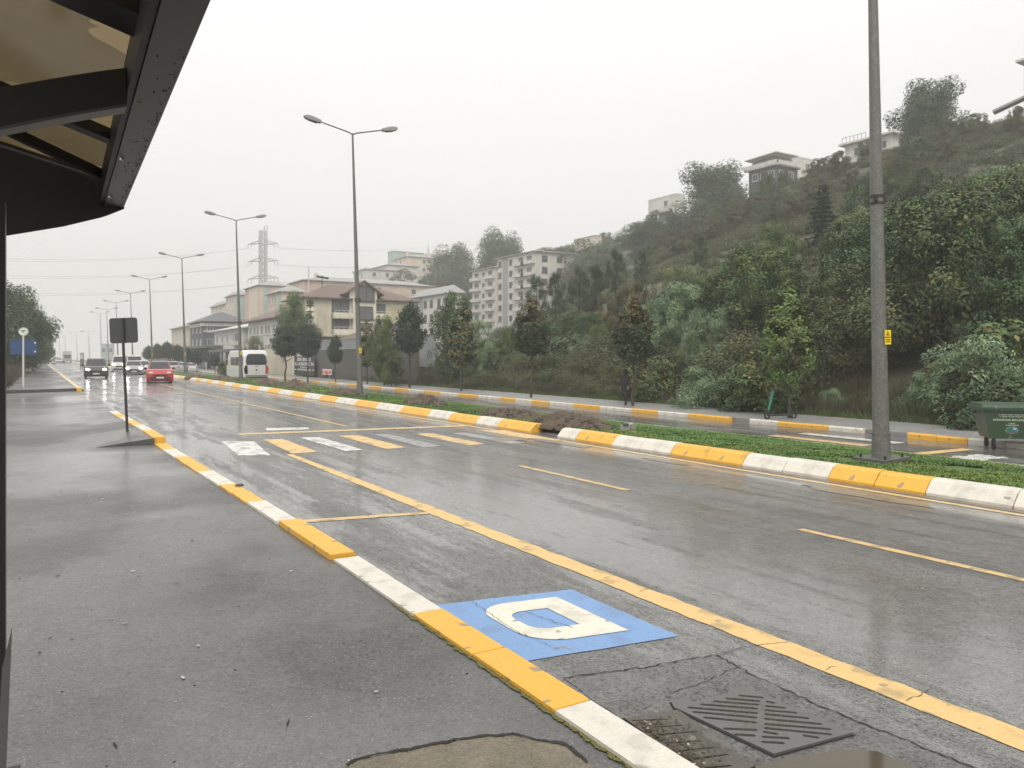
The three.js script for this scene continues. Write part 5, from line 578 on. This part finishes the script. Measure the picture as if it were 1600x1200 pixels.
{ // scrub that reads as one mass on the slope, and weeds at its foot
  const clump = leaves({ seed: 71, n: 1000, lobes: [{ c: [0, .35, 0], r: [.9, .55, .9] }, { c: [.5, .3, .3], r: [.6, .45, .6] }, { c: [-.5, .3, -.2], r: [.6, .5, .6] }], freq: 1.5, gap: .3, size: .058, color: (q, r) => { const k = (.7 + .6 * r()) * .75; return [k, k, k]; }, shell: .4, floor: -.1 });
  const r = rngOf(72), put = []; for (let i = 0; i < 9000; i++) { const a = lerp(-6, 250, Math.pow(r(), 1.2)), x = lerp(30, 128 + (a > 110 ? 50 : 0), Math.pow(r(), .85)); if (x < hillFoot(a) + 1 || (x < 60 && a < 66 && r() < .85)) continue; put.push([x, a, lerp(.6, 1.35, r())]); }
  const im = new THREE.InstancedMesh(clump, std({ vertexColors: true, roughness: .7 }), put.length), o = new THREE.Object3D(), c = new THREE.Color(); put.forEach(([x, a, s], i) => { o.position.set(x, landY(x, a) - .1, -a); o.rotation.set(0, r() * 6.28, 0); o.scale.set(s * 1.2, s, s * 1.2); o.updateMatrix(); im.setMatrixAt(i, o.matrix); const n = fbm(x * .05 + 3, a * .05 + 3, 0, 0, 4, 77), t = clamp((n - .35) * 3 + (r() - .5) * .5), q = mixc([.05, .07, .03], mixc([.075, .07, .038], [.08, .09, .038], r()), t), k = .8 + .4 * r(); c.setRGB(q[0] * k, q[1] * k, q[2] * k); im.setColorAt(i, c); }); im.name = 'scrub'; tag(im, 'dense scrub covering the slope between the trees', null, null, 'stuff'); scene.add(im);
  const wd = new MB(); for (let i = 0; i < 12; i++) { const g = r() * 6.28, L = .1 + .2 * r(), h = .25 + .45 * r(), w = .018, x = (r() - .5) * .3, z = (r() - .5) * .3, k = .7 + .6 * r(); wd.col = [k, k, k]; wd.tri([x - w, 0, z], [x + w, 0, z], [x + Math.cos(g) * L, h, z + Math.sin(g) * L]); }
  const p2 = []; for (let i = 0; i < 16000; i++) { const a = 2 + 72 * r() ** 1.3, t = r(), x = i < 7000 ? lerp(26.5, 28.2, t) : lerp(27.4, 31.5, t); p2.push([x, a, i < 7000]); }
  const jm = new THREE.InstancedMesh(wd.geometry(), std({ vertexColors: true, roughness: .7 }), p2.length); p2.forEach(([x, a, g], i) => { const s = g ? .35 + .3 * r() : .8 + .8 * r(); o.position.set(x, landY(x, a) - .02, -a); o.rotation.set(0, r() * 6.28, 0); o.scale.set(1, s, 1); o.updateMatrix(); jm.setMatrixAt(i, o.matrix); const k = .7 + .6 * r(), q = g ? [.085, .12, .03] : mixc([.075, .06, .032], [.07, .085, .03], sm(.45, .6, fbm(x * .4, a * .25, 0, 0, 3, 7))); c.setRGB(q[0] * k, q[1] * k, q[2] * k); jm.setColorAt(i, c); }); jm.name = 'weeds'; tag(jm, 'weeds and dry grass along the back of the far pavement', null, null, 'stuff'); scene.add(jm);
  const p3 = []; for (let i = 0; i < 5000; i++) p3.push([lerp(-9, -1.5, r()), 49 + 60 * r()]); const km = new THREE.InstancedMesh(wd.geometry(), std({ vertexColors: true, roughness: .7 }), p3.length); p3.forEach(([x, a], i) => { o.position.set(x, .02, -a); o.rotation.set(0, r() * 6.28, 0); o.scale.set(1.4, 1 + r(), 1.4); o.updateMatrix(); km.setMatrixAt(i, o.matrix); const k = .7 + .6 * r(); c.setRGB(.085 * k, .07 * k, .04 * k); km.setColorAt(i, c); }); km.name = 'dry_grass'; tag(km, 'dry grass on the verge left of the pavement', null, null, 'stuff'); scene.add(km);
  new MB().quad(W(-14, 48.5, .12), W(-1.7, 47.8, .2), W(-1.7, 200, .2), W(-14, 200, .12)).quad(W(-14, 47.6, -.2), W(-1.7, 47.6, -.2), W(-1.7, 47.7, .2), W(-14, 48.4, .12)).build('soil', M.soil, structure('verge', 'brown planted verge left of the raised pavement'));
}

// ---------- dug earth on the grass strip ----------
function mound(px, py, Z, w, h, label, seed) {
  const q = P(px, py, Z), x = q[0], a = -q[2], y = stripY(x, a) - .02, t = thing('dirt_pile', label, 'dirt pile', W(x, a, y), .15), n = 44, p = [], u = [], idx = [];
  for (let j = 0; j <= n; j++) for (let i = 0; i <= n; i++) { const X = (i / n - .5) * 2, Y = (j / n - .5) * 2, r = Math.hypot(X, Y), k = Math.max(0, 1 - r * r) * (.55 + .9 * fbm(X * 2 + seed, Y * 2 + seed, 0, 0, 4, seed)) + (fbm(X * 8 + seed, Y * 8, 0, 0, 4, seed + 3) - .5) * 1.1 * Math.max(0, 1 - r); p.push(X * .62, k * h - .02 - (r > 1 ? .06 : 0), Y * w / 2); u.push(X, Y * w / 2); }
  for (let j = 0; j < n; j++) for (let i = 0; i < n; i++) { const b = j * (n + 1) + i; idx.push(b, b + n + 1, b + 1, b + 1, b + n + 1, b + n + 2); }
  const g = new THREE.BufferGeometry(); g.setAttribute('position', new THREE.Float32BufferAttribute(p, 3)); g.setAttribute('uv', new THREE.Float32BufferAttribute(u, 2)); g.setIndex(idx); g.computeVertexNormals(); mesh('earth', g, M.soil, t);
  const r = rngOf(seed), b = new MB(), dg = new THREE.DodecahedronGeometry(1, 0); for (let i = 0; i < 160; i++) { const k = .02 + .06 * r() * r(), z = (r() - .5) * w * .95, X = (r() - .5) * 1.1, f = Math.max(0, 1 - (2 * z / w) ** 2 - (X / .62) ** 2); b.geo(dg, new THREE.Matrix4().makeRotationY(r() * 6).scale(new THREE.Vector3(k, k * .7, k * 1.2)).setPosition(X, f * h * .85, z)); } tag(b.build('clods', M.soil, t), null, null, null, 'stuff');
  const rt = new MB(); for (let i = 0; i < 9; i++) { const z = (r() - .5) * w * .8, X = (r() - .5) * .8; rt.path([[X, h * .5, z], [X + (r() - .5) * .3, h * (.8 + .4 * r()), z + (r() - .5) * .5], [X + (r() - .5) * .5, h * .7, z + (r() - .5) * .9]], .012, .006, 4); } tag(rt.build('roots', M.sand, t), null, null, null, 'stuff'); return t;
}
mound(893, 660, 19.6, 2.9, .3, 'largest heap of dug brown earth at the gap in the tall kerb', 3); mound(800, 646, 22.5, 3.2, .26, 'long heap of dug brown earth left of the largest one', 5); mound(662, 626, 28.5, 2.6, .34, 'small heap of earth on the grass left of the bronze tree', 7); mound(540, 612, 36, 3, .3, 'heap of earth just left of the hotel lamp post', 9); mound(462, 603, 44, 4, .4, 'heap of earth on the grass below the black garden board', 11); mound(420, 598, 49, 4, .36, 'heap of earth on the grass below the minibus', 13); mound(350, 592, 57, 4, .36, 'heap of earth left of the lamp post by the minibus', 15); mound(305, 587, 64, 4, .3, 'farthest heap of earth on the grass strip', 17);
{ const q = P(980, 664, 18.3), t = thing('concrete_block', 'broken grey concrete block at the right end of the earth heap', 'concrete block', [q[0], stripY(q[0], -q[2]) - .02, q[2]], .5); new MB().hexa([[-.35, 0, .22], [.35, 0, .22], [.38, 0, -.2], [-.3, 0, -.2], [-.33, .26, .2], [.34, .3, .2], [.36, .28, -.18], [-.28, .22, -.18]]).build('block', M.conc, t); new MB().box(-.2, .3, 0, .5, .05, .2, .5).build('slab', M.concDark, t); t.scale.setScalar(.62); }
// ---------- vehicles ----------
const paintMat = (r, g, b) => new THREE.MeshPhysicalMaterial({ color: lin(r, g, b), roughness: .4, clearcoat: .8, clearcoatRoughness: .08, side: THREE.DoubleSide });
const lampOn = new THREE.MeshStandardMaterial({ color: lin(.9, .9, .85), emissive: lin(1, .95, .84), emissiveIntensity: 26, roughness: .3 }), lampOff = plain(.55, .56, .56, .15), tailMat = plain(.35, .02, .02, .25), plateMat = plain(.6, .6, .6, .4);
function wheel(parent, x, z, R, w) { const m = mesh('wheel', new MB().geo(new THREE.TorusGeometry(R - .1, .1, 10, 22), new THREE.Matrix4().makeScale(1, 1, w / .2)).geometry().applyMatrix4(new THREE.Matrix4().makeRotationY(Math.PI / 2)), M.rubber, parent); m.position.set(x, R, z); const c = new THREE.CylinderGeometry(R - .12, R - .12, w * .8, 16); c.rotateZ(Math.PI / 2); mesh('rim', c, plain(.22, .22, .22, .35, { metalness: .6 }), m); return m; }
function car(o) {        // front towards +z; profiles are (z, y)
  const { L, Wd, H, hood, belt, col } = o, t = thing('car', o.label, 'car', [0, 0, 0]), pm = paintMat(...col), z0 = -L / 2, z1 = L / 2, g = o.gr || .22;
  const arch = (zc, R) => { const a = []; for (let i = 0; i <= 8; i++) { const q = Math.PI * (1 - i / 8); a.push([zc - Math.cos(q) * -R * -1, g + .1 + Math.sin(q) * R]); } return a; }, R = o.R || .33, zr = z0 + .78, zf = z1 - .85;
  const low = [[z0 + .06, g], [zr - R - .06, g]]; for (let i = 0; i <= 8; i++) { const q = Math.PI * (1 - i / 8); low.push([zr + Math.cos(q) * (R + .05), R * .75 + Math.sin(q) * (R + .03)]); } low.push([zf - R - .06, g]); for (let i = 0; i <= 8; i++) { const q = Math.PI * (1 - i / 8); low.push([zf + Math.cos(q) * (R + .05), R * .75 + Math.sin(q) * (R + .03)]); }
  const prof = [...low, [z1 - .1, g], [z1 - .02, g + .18], [z1, hood * .72], [z1 - .12, hood - .03], [z1 - .35, hood + .02], [o.zw, belt], [o.zb, belt + .02], [z0 + .08, belt], [z0, belt - .25], [z0 - .0, g + .2]];
  new MB().geo(extrude(prof, Wd - .16, .08), ACROSS(Wd - .16)).build('body', pm, t);
  const wb = Wd / 2 - .09, wt = Wd / 2 - .26, y0 = belt - .02, cab = [[o.zw, o.zr1, wb, wt], [o.zb, o.zr0, wb, wt]];
  const c = new MB(), B = (s, z) => [s * wb, y0, z], T = (s, z) => [s * wt, H, z], zw = o.zw + .02, zb = Math.max(z0 + .08, o.zb);
  c.quad(B(-1, zw), B(1, zw), T(1, o.zr1), T(-1, o.zr1)).quad(B(1, zb), B(-1, zb), T(-1, o.zr0), T(1, o.zr0)).quad(B(1, zw), B(1, zb), T(1, o.zr0), T(1, o.zr1)).quad(B(-1, zb), B(-1, zw), T(-1, o.zr1), T(-1, o.zr0)); c.build('cabin', pm, t);
  const rf = new MB(), rp = [[o.zr1 + .05, H - .03], [o.zr1 - .2, H + .03], [(o.zr1 + o.zr0) / 2, H + .05], [o.zr0, H + .02], [o.zr0 - .05, H - .03]]; rf.geo(extrude(rp, wt * 2 - .06, .03), ACROSS(wt * 2 - .06)).build('roof', o.roof ? paintMat(...o.roof) : pm, t);
  const gl = (f, name) => { const b = new MB(); b.quad(...f).build(name, M.glass, t); }, mixp = (a, b, k) => a.map((v, i) => lerp(v, b[i], k));
  const inset = (a, b, cc, d, off) => { const m = [0, 1, 2].map(i => (a[i] + b[i] + cc[i] + d[i]) / 4); return [a, b, cc, d].map(p => mixp(p, m, .1).map((v, i) => v + off[i])); };
  gl(inset(B(-1, zw), B(1, zw), T(1, o.zr1), T(-1, o.zr1), [0, .01, .015]), 'windscreen'); gl(inset(B(1, zb), B(-1, zb), T(-1, o.zr0), T(1, o.zr0), [0, .01, -.015]), 'rear_window');
  for (const s of [-1, 1]) { const zm = (o.zw + zb) / 2 - .1, tm = (o.zr1 + o.zr0) / 2; gl(inset(B(s, zw), B(s, zm), T(s, tm), T(s, o.zr1), [s * .012, 0, 0]), 'side_window'); gl(inset(B(s, zm), B(s, zb), T(s, o.zr0), T(s, tm), [s * .012, 0, 0]), 'side_window'); }
  for (const s of [-1, 1]) { wheel(t, s * (Wd / 2 - .13), zr, R, .2); wheel(t, s * (Wd / 2 - .13), zf, R, .2); new MB().geo(new THREE.SphereGeometry(.11, 10, 8), new THREE.Matrix4().makeScale(1, .75, .6).setPosition(s * (Wd / 2 + .06), belt + .1, o.zw - .1)).build('mirror', o.mirror ? M.dark : pm, t); const hl = new THREE.SphereGeometry(.14, 12, 8); mesh('headlight', hl.applyMatrix4(new THREE.Matrix4().makeScale(1.15, .62, .5)), o.lights ? lampOn : lampOff, t).position.set(s * (Wd / 2 - .3), hood * .82, z1 + .025); new MB().box(s * (Wd / 2 - .2), belt - .14, z0 - .045, .26, .18, .1).build('tail_light', tailMat, t); }
  new MB().box(0, hood * .62, z1 + .055, Wd * .5, .13, .07).box(0, g + .16, z1 + .07, Wd * .72, .17, .06).build('grille', M.dark, t); new MB().box(0, hood * .45, z1 + .1, .5, .11, .03).build('number_plate', plateMat, t); new MB().box(0, g + .02, 0, Wd * .8, .1, L * .9).build('underbody', M.black, t); new MB().box(0, belt - .3, z0 - .1, .5, .11, .03).build('number_plate', plateMat, t);
  return t;
}
function placeCar(t, px, Z, x, turn) { const a = alongAt(x, px); t.position.set(x, 0, -a); t.rotation.y = turn; return t; }
const suv = car({ L: 4.5, Wd: 1.9, H: 1.72, hood: 1.0, belt: 1.08, zw: .9, zr1: .2, zr0: -1.75, zb: -2.15, col: [.035, .037, .036], lights: true, gr: .28, R: .36, label: 'dark grey off-road car with headlights on, nearest the left kerb', mirror: true }); placeCar(suv, 150, 66, 4.5, -.05);
const red = car({ L: 4.1, Wd: 1.78, H: 1.55, hood: .92, belt: .98, zw: .85, zr1: .15, zr0: -1.5, zb: -1.98, col: [.42, .02, .03], label: 'red hatchback driving towards the crossing beside the grass strip', roof: [.03, .03, .03], mirror: true }); placeCar(red, 249, 60, 7.8, -.1);
const sedan = car({ L: 4.5, Wd: 1.8, H: 1.45, hood: .88, belt: .94, zw: .8, zr1: .05, zr0: -1.25, zb: -1.85, col: [.3, .31, .32], lights: true, label: 'grey saloon with headlights on behind the sign post', mirror: true }); placeCar(sedan, 209, 76, 8.8, -.08);
const van = car({ L: 4.9, Wd: 1.95, H: 1.98, hood: 1.12, belt: 1.18, zw: 1.3, zr1: .65, zr0: -2.2, zb: -2.36, col: [.6, .61, .61], lights: true, label: 'white van with headlights on left of the sign post' }); placeCar(van, 187, 84, 9.0, -.07);
const other = (src, x, a, y, turn, label, col, lights) => { const c = copyOf(src, W(x, a, y), turn, label, 'car'); if (col) { const m = paintMat(...col); c.traverse(k => { if (k.isMesh && (k.material.clearcoat || 0) > 0) k.material = m; }); } if (lights === false) c.traverse(k => { if (k.material === lampOn) k.material = lampOff; }); return c; };
other(sedan, 21.8, alongAt(21.8, 282), FARY, Math.PI - .02, 'silver car parked on the far carriageway, left of the pair by the lamp post', [.5, .51, .52], false);
other(sedan, 21.8, alongAt(21.8, 297), FARY, Math.PI, 'white car parked on the far carriageway, right of the pair by the lamp post', [.66, .66, .66], false);
other(suv, 18.2, alongAt(18.2, 268), FARY, Math.PI, 'silver car driving away just above the red hatchback', [.45, .46, .47], false);
other(van, 9.6, alongAt(9.6, 209), 0, 0, 'pale van far behind the grey saloon', [.5, .5, .5], false); other(sedan, 10.2, alongAt(10.2, 222), 0, 0, 'small pale car far back between saloon and red hatchback', [.55, .55, .55], false); other(sedan, 5.4, 260, 0, 0, 'faint pale car far away on the left lane', [.5, .5, .5], false); other(suv, 6, 330, 0, 0, 'faint dark car farthest away near the road end', [.12, .12, .13], false);
{ const t = thing('lorry', 'small hazy white lorry far away at the end of the road', 'lorry', W(8.2, alongAt(8.2, 105), 0)); new MB().box(0, 2.3, -3, 2.5, 2.7, 5.5).build('cargo_box', plain(.42, .43, .43, .5), t); const b = new MB().geo(extrude([[-.9, .5], [.9, .5], [.95, 1.4], [.6, 2.6], [-.9, 2.7]], 2.1, .06), ACROSS(2.1, 0, 0, .8)).build('cab', plain(.3, .31, .32, .5), t); new MB().quad([-.95, 1.5, 1.85], [.95, 1.5, 1.85], [.95, 2.45, 1.55], [-.95, 2.45, 1.55]).build('windscreen', M.glass, t); for (const s of [-1, 1]) for (const z of [.9, -4.6]) wheel(t, s * 1.05, z, .48, .28); new MB().box(0, .7, -2.6, 1, .3, 7).build('chassis', M.black, t); }
{ // white minibus seen from behind; rear towards +z
  const x = 18.9, a = alongAt(18.9, 400), t = thing('minibus', 'white minibus driving away on the far carriageway beside the tan wall', 'minibus', W(x, a, FARY), .02), Wd = 2.45, L = 7.4, wm = paintMat(.66, .66, .65);
  const side = [[-L + .3, .35], [-.1, .35], [0, .6], [.02, 1.5], [-.1, 2.55], [-.35, 2.95], [-.8, 3.05], [-L + 1.4, 3.0], [-L + .7, 2.6], [-L, 1.3], [-L, .5]]; new MB().geo(extrude(side, Wd - .3, .15), ACROSS(Wd - .3)).build('body', wm, t);
  const rw = new MB(), poly = [[-.95, 1.72], [.95, 1.72], [1.02, 2.0], [.92, 2.62], [.7, 2.78], [-.7, 2.78], [-.92, 2.62], [-1.02, 2.0]]; rw.geo(extrude(poly, .05, .02), new THREE.Matrix4().makeRotationX(-.1).setPosition(0, .02, .3)).build('rear_window', M.glass, t);
  for (const s of [-1, 1]) { new MB().geo(extrude([[-.12, .85], [.1, .85], [.16, 1.3], [.04, 1.62], [-.1, 1.62]], .06, .03), new THREE.Matrix4().makeScale(s, 1, 1).setPosition(s * (Wd / 2 - .2), 0, .15)).build('tail_light', plain(.45, .05, .05, .2), t); for (let i = 0; i < 3; i++) new MB().box(s * (Wd / 2 + .005), 2.05, -1.1 - i * 1.75, .03, .85, 1.55).build('side_window', M.glass, t); wheel(t, s * (Wd / 2 - .18), -1.3, .42, .26); wheel(t, s * (Wd / 2 - .18), -5.9, .42, .26); new MB().box(s * (Wd / 2 + .18), 1.9, -L + .9, .16, .5, .12).build('mirror', M.dark, t); }
  new MB().box(0, .62, .17, Wd - .4, .05, .05).box(0, .42, .13, Wd - .3, .14, .12).build('bumper', M.dark, t); new MB().box(0, .95, .19, .6, .13, .03).build('number_plate', plateMat, t); new MB().geo(new THREE.SphereGeometry(.1, 10, 8), new THREE.Matrix4().makeScale(1, 1, .4).setPosition(0, 1.18, .17)).build('badge', M.dark, t); new MB().box(0, 1.55, .17, .3, .05, .05).build('handle', M.dark, t); new MB().box(0, .38, -3.4, Wd - .5, .2, 6).build('underbody', M.black, t);
}
// ---------- electric scooter ----------
{
  const q = P(1218, 657, 29.6), t = thing('scooter', 'green and black electric scooter leaning by the slender street tree', 'scooter', [q[0], KY + .01, q[2]], -.35), gm = plain(.02, .2, .13, .4);
  new MB().box(.12, .14, 0, .8, .06, .17).bar([.5, .15, 0], [.62, .22, 0], .12, .05).build('deck', M.dark, t); for (const x of [-.52, .6]) { const m = mesh('wheel', new THREE.TorusGeometry(.1, .035, 8, 18), M.rubber, t); m.position.set(x, .12, 0); } new MB().bar([-.5, .14, 0], [-.28, .14, 0], .1, .06).tube([-.5, .12, 0], [-.46, .34, 0], .035).build('fork', M.dark, t);
  new MB().tube([-.46, .34, 0], [-.26, 1.12, 0], .045, .04, 10).build('stem', gm, t); new MB().tube([-.26, 1.12, -.28], [-.26, 1.12, .28], .02, .02, 8).box(-.27, 1.14, 0, .08, .07, .1).build('handlebar', M.dark, t); new MB().tube([-.27, 1.12, -.28], [-.27, 1.12, -.18], .028).tube([-.27, 1.12, .18], [-.27, 1.12, .28], .028).build('grip', M.rubber, t); new MB().geo(new THREE.TorusGeometry(.14, .02, 6, 14, 2.2), new THREE.Matrix4().makeRotationZ(.4).setPosition(.6, .12, 0)).build('mudguard', M.dark, t);
}
// ---------- dumpster ----------
{
  const q = P(1583, 700, 21.3), Z = 21.3, s = Z / F, t = thing('dumpster', 'dark green wheeled dumpster with white lettering at the right edge of the picture', 'dumpster', [q[0], FARY, q[2]], -.82), H = hAt(632, Z) - FARY, w0 = 1.42, w1 = 1.78, d0 = .85, d1 = 1.1, yb = .3, yt = H - .09;
  const gm = std({ map: wear(.03, .068, .035, 700, .2), roughness: .4 });
  const b = new MB(), c = (w, d, y) => [[-w / 2, y, d / 2], [w / 2, y, d / 2], [w / 2, y, -d / 2], [-w / 2, y, -d / 2]]; b.hexa([...c(w0, d0, yb), ...c(w1, d1, yt)]); b.build('bin', gm, t);
  new MB().hexa([...c(w1 + .14, d1 + .14, yt - .04), ...c(w1 + .16, d1 + .16, yt + .03)]).build('rim', gm, t); const l = new MB(); for (const z of [-1, 1]) l.hexa([[-w1 / 2 - .05, yt + .033, z * .01 + (z > 0 ? d1 / 2 + .05 : 0)], [w1 / 2 + .05, yt + .033, z * .01 + (z > 0 ? d1 / 2 + .05 : 0)], [w1 / 2 + .05, yt + .033, z > 0 ? .01 : -d1 / 2 - .05], [-w1 / 2 - .05, yt + .033, z > 0 ? .01 : -d1 / 2 - .05], [-w1 / 2 - .02, yt + .1, z > 0 ? d1 / 2 : -.02], [w1 / 2 + .02, yt + .1, z > 0 ? d1 / 2 : -.02], [w1 / 2 + .02, yt + .13, z > 0 ? .02 : -d1 / 2], [-w1 / 2 - .02, yt + .13, z > 0 ? .02 : -d1 / 2]]); l.build('lid', gm, t);
  for (const x of [-1, 1]) for (const z of [-1, 1]) { const m = mesh('wheel', new THREE.CylinderGeometry(.11, .11, .06, 16).rotateZ(Math.PI / 2), M.rubber, t); m.position.set(x * (w0 / 2 - .14), .112, z * (d0 / 2 - .12)); new MB().box(0, .13, 0, .09, .14, .04).box(0, .1, 0, .1, .03, .1).build('caster', M.dark, m); }
  for (const x of [-1, 1]) new MB().tube([x * (w1 / 2 + .02), yt - .12, 0], [x * (w1 / 2 + .14), yt - .12, 0], .035, .035, 8).build('trunnion', M.dark, t);
  const cv = canvasTex(512, 512, (g) => { g.fillStyle = '#32492f'; g.fillRect(0, 0, 512, 512); g.fillStyle = '#c9d2c4'; g.textAlign = 'center'; for (const [y, n, x0, w] of [[38, 13, 78, 26], [78, 12, 92, 26], [228, 4, 212, 20], [266, 8, 178, 18]]) for (let i = 0; i < n; i++) { const x = x0 + i * (w + 3); g.fillRect(x, y, 5, 24); g.fillRect(x, y + (i * 7 % 3) * 10, w - 5, 5); if (i % 3) g.fillRect(x + w - 9, y, 5, 24); } g.font = 'bold 50px sans-serif'; g.fillText('SERDİVAN BELEDİYESİ', 256, 180, 500);  g.beginPath(); g.ellipse(256, 385, 82, 76, 0, 0, 6.3); g.fillStyle = '#8f9f90'; g.fill(); g.beginPath(); g.ellipse(256, 385, 74, 68, 0, 0, 6.3); g.fillStyle = '#2d6a86'; g.fill(); g.fillStyle = '#2f6f57'; g.beginPath(); g.ellipse(228, 378, 40, 36, 0, 0, 6.3); g.fill(); g.fillStyle = '#a9c3cf'; g.beginPath(); g.ellipse(292, 355, 26, 18, .4, 0, 6.3); g.fill(); g.fillStyle = '#8a4438'; g.beginPath(); g.ellipse(256, 432, 56, 22, 0, 0, 3.14); g.fill(); });
  const fz = y => lerp(d0, d1, (y - yb) / (yt - yb)) / 2 + .004, y0 = .38, y1 = yt - .1; new MB().quad([-.66, y0, fz(y0)], [.3, y0, fz(y0)], [.3, y1, fz(y1)], [-.66, y1, fz(y1)], [[0, 0], [1, 0], [1, 1], [0, 1]]).build('lettering', std({ map: cv, roughness: .45 }), t);
}
// ---------- the walker ----------
{
  const q = P(977, 635, 37.6), t = thing('person', 'person in a long dark hooded coat walking along the far pavement', 'person', [q[0], -.43, q[2]], .5);
  const field = (bones, lo, hi, cell, k) => { const n = Math.max(8, Math.ceil(Math.max(hi[0] - lo[0], hi[1] - lo[1], hi[2] - lo[2]) / cell)), S = n * cell, mc = new MarchingCubes(n + 4, new THREE.MeshBasicMaterial(), false, false, 200000); mc.isolation = 0; const N = mc.size, H = S / 2 * (N / n), cx = [(lo[0] + hi[0]) / 2, (lo[1] + hi[1]) / 2, (lo[2] + hi[2]) / 2]; for (let z = 0; z < N; z++) for (let y = 0; y < N; y++) for (let x = 0; x < N; x++) { const p = [cx[0] + (x - N / 2) / (N / 2) * H, cx[1] + (y - N / 2) / (N / 2) * H, cx[2] + (z - N / 2) / (N / 2) * H]; let s = 0; for (const [a, b, r0, r1, fl] of bones) { const d = [b[0] - a[0], b[1] - a[1], b[2] - a[2]], L = d[0] * d[0] + d[1] * d[1] + d[2] * d[2] || 1e-9, h = clamp(((p[0] - a[0]) * d[0] + (p[1] - a[1]) * d[1] + (p[2] - a[2]) * d[2]) / L), dz = (p[2] - a[2] - d[2] * h) * (fl || 1); const D = Math.hypot(p[0] - a[0] - d[0] * h, p[1] - a[1] - d[1] * h, dz) - lerp(r0, r1, h); s += Math.exp(-D / k); } mc.field[x + y * N + z * N * N] = Math.log(s + 1e-30) * k; } mc.update(); const c = mc.count ?? mc.geometry.drawRange.count, g = new THREE.BufferGeometry(); g.setAttribute('position', new THREE.Float32BufferAttribute(mc.positionArray.slice(0, c * 3), 3)); g.setAttribute('normal', new THREE.Float32BufferAttribute(mc.normalArray.slice(0, c * 3), 3)); g.scale(H, H, H); g.translate(...cx); return g; };
  // x to the walker's side in view, faces -x... walking away to the left; joints in metres
  const hand = (x, y, z, s) => { const o = [[[x, y, z], [x - .01, y - .07, z], .034, .03, 1.2]]; for (let i = 0; i < 4; i++) o.push([[x - .02 + i * .013, y - .07, z - .02 + i * .012], [x - .03 + i * .013, y - .135 - (i === 1 || i === 2 ? .012 : 0), z - .02 + i * .012], .0095, .008]); o.push([[x - .025, y - .03, z + .02 * s], [x - .06, y - .075, z + .03 * s], .011, .009]); return o; };
  const body = [[[0, .92, 0], [0, 1.2, 0], .13, .13, .9], [[0, 1.2, 0], [0, 1.4, 0], .14, .15, .8], [[0, 1.36, -.14], [0, 1.36, .14], .075, .075], [[0, 1.42, 0], [-.02, 1.53, 0], .055, .052], [[-.02, 1.6, 0], [-.03, 1.67, 0], .088, .092], [[-.09, 1.58, 0], [-.1, 1.6, 0], .045, .04], [[-.12, 1.61, 0], [-.125, 1.59, 0], .012, .014],
    [[0, 1.37, .17], [-.1, 1.12, .24], .055, .045], [[-.1, 1.12, .24], [-.26, .92, .25], .044, .032], [[0, 1.37, -.17], [.1, 1.12, -.22], .055, .045], [[.1, 1.12, -.22], [.04, .88, -.23], .044, .032],
    [[0, .9, .08], [-.14, .5, .08], .09, .065], [[-.14, .5, .08], [-.1, .09, .08], .06, .042], [[-.1, .06, .08], [-.26, .045, .09], .045, .035], [[0, .9, -.08], [.1, .5, -.08], .09, .065], [[.1, .5, -.08], [.27, .14, -.08], .06, .042], [[.27, .12, -.08], [.16, .035, -.08], .045, .035]];
  mesh('body', field(body, [-.45, 0, -.4], [.45, 1.8, .4], .022, .012), plain(.016, .015, .015, .8), t);
  mesh('coat', field([[[0, 1.38, 0], [0, 1.0, 0], .15, .17, .8], [[0, 1.0, 0], [.02, .56, 0], .175, .21, .85], [[0, 1.36, -.15], [0, 1.36, .15], .085, .085], [[0, 1.37, .18], [-.1, 1.12, .24], .072, .062], [[-.1, 1.12, .24], [-.23, .96, .25], .062, .05], [[0, 1.37, -.18], [.1, 1.12, -.22], .072, .062], [[.1, 1.12, -.22], [.05, .93, -.23], .062, .05]], [-.45, .4, -.4], [.45, 1.6, .4], .022, .015), plain(.011, .011, .013, .75), t);
  mesh('hood', field([[[.03, 1.5, 0], [.015, 1.67, 0], .1, .118], [[.06, 1.45, 0], [.08, 1.5, 0], .1, .09]], [-.2, 1.3, -.2], [.25, 1.85, .2], .016, .02), plain(.013, .013, .015, .8), t);
  mesh('hand', field(hand(-.27, .91, .25, 1), [-.4, .74, .15], [-.2, .96, .35], .005, .006), plain(.3, .19, .14, .6), t); mesh('hand', field(hand(.03, .87, -.23, -1), [-.08, .7, -.33], [.1, .92, -.13], .005, .006), plain(.3, .19, .14, .6), t);
}
renderer.render(scene, camera);
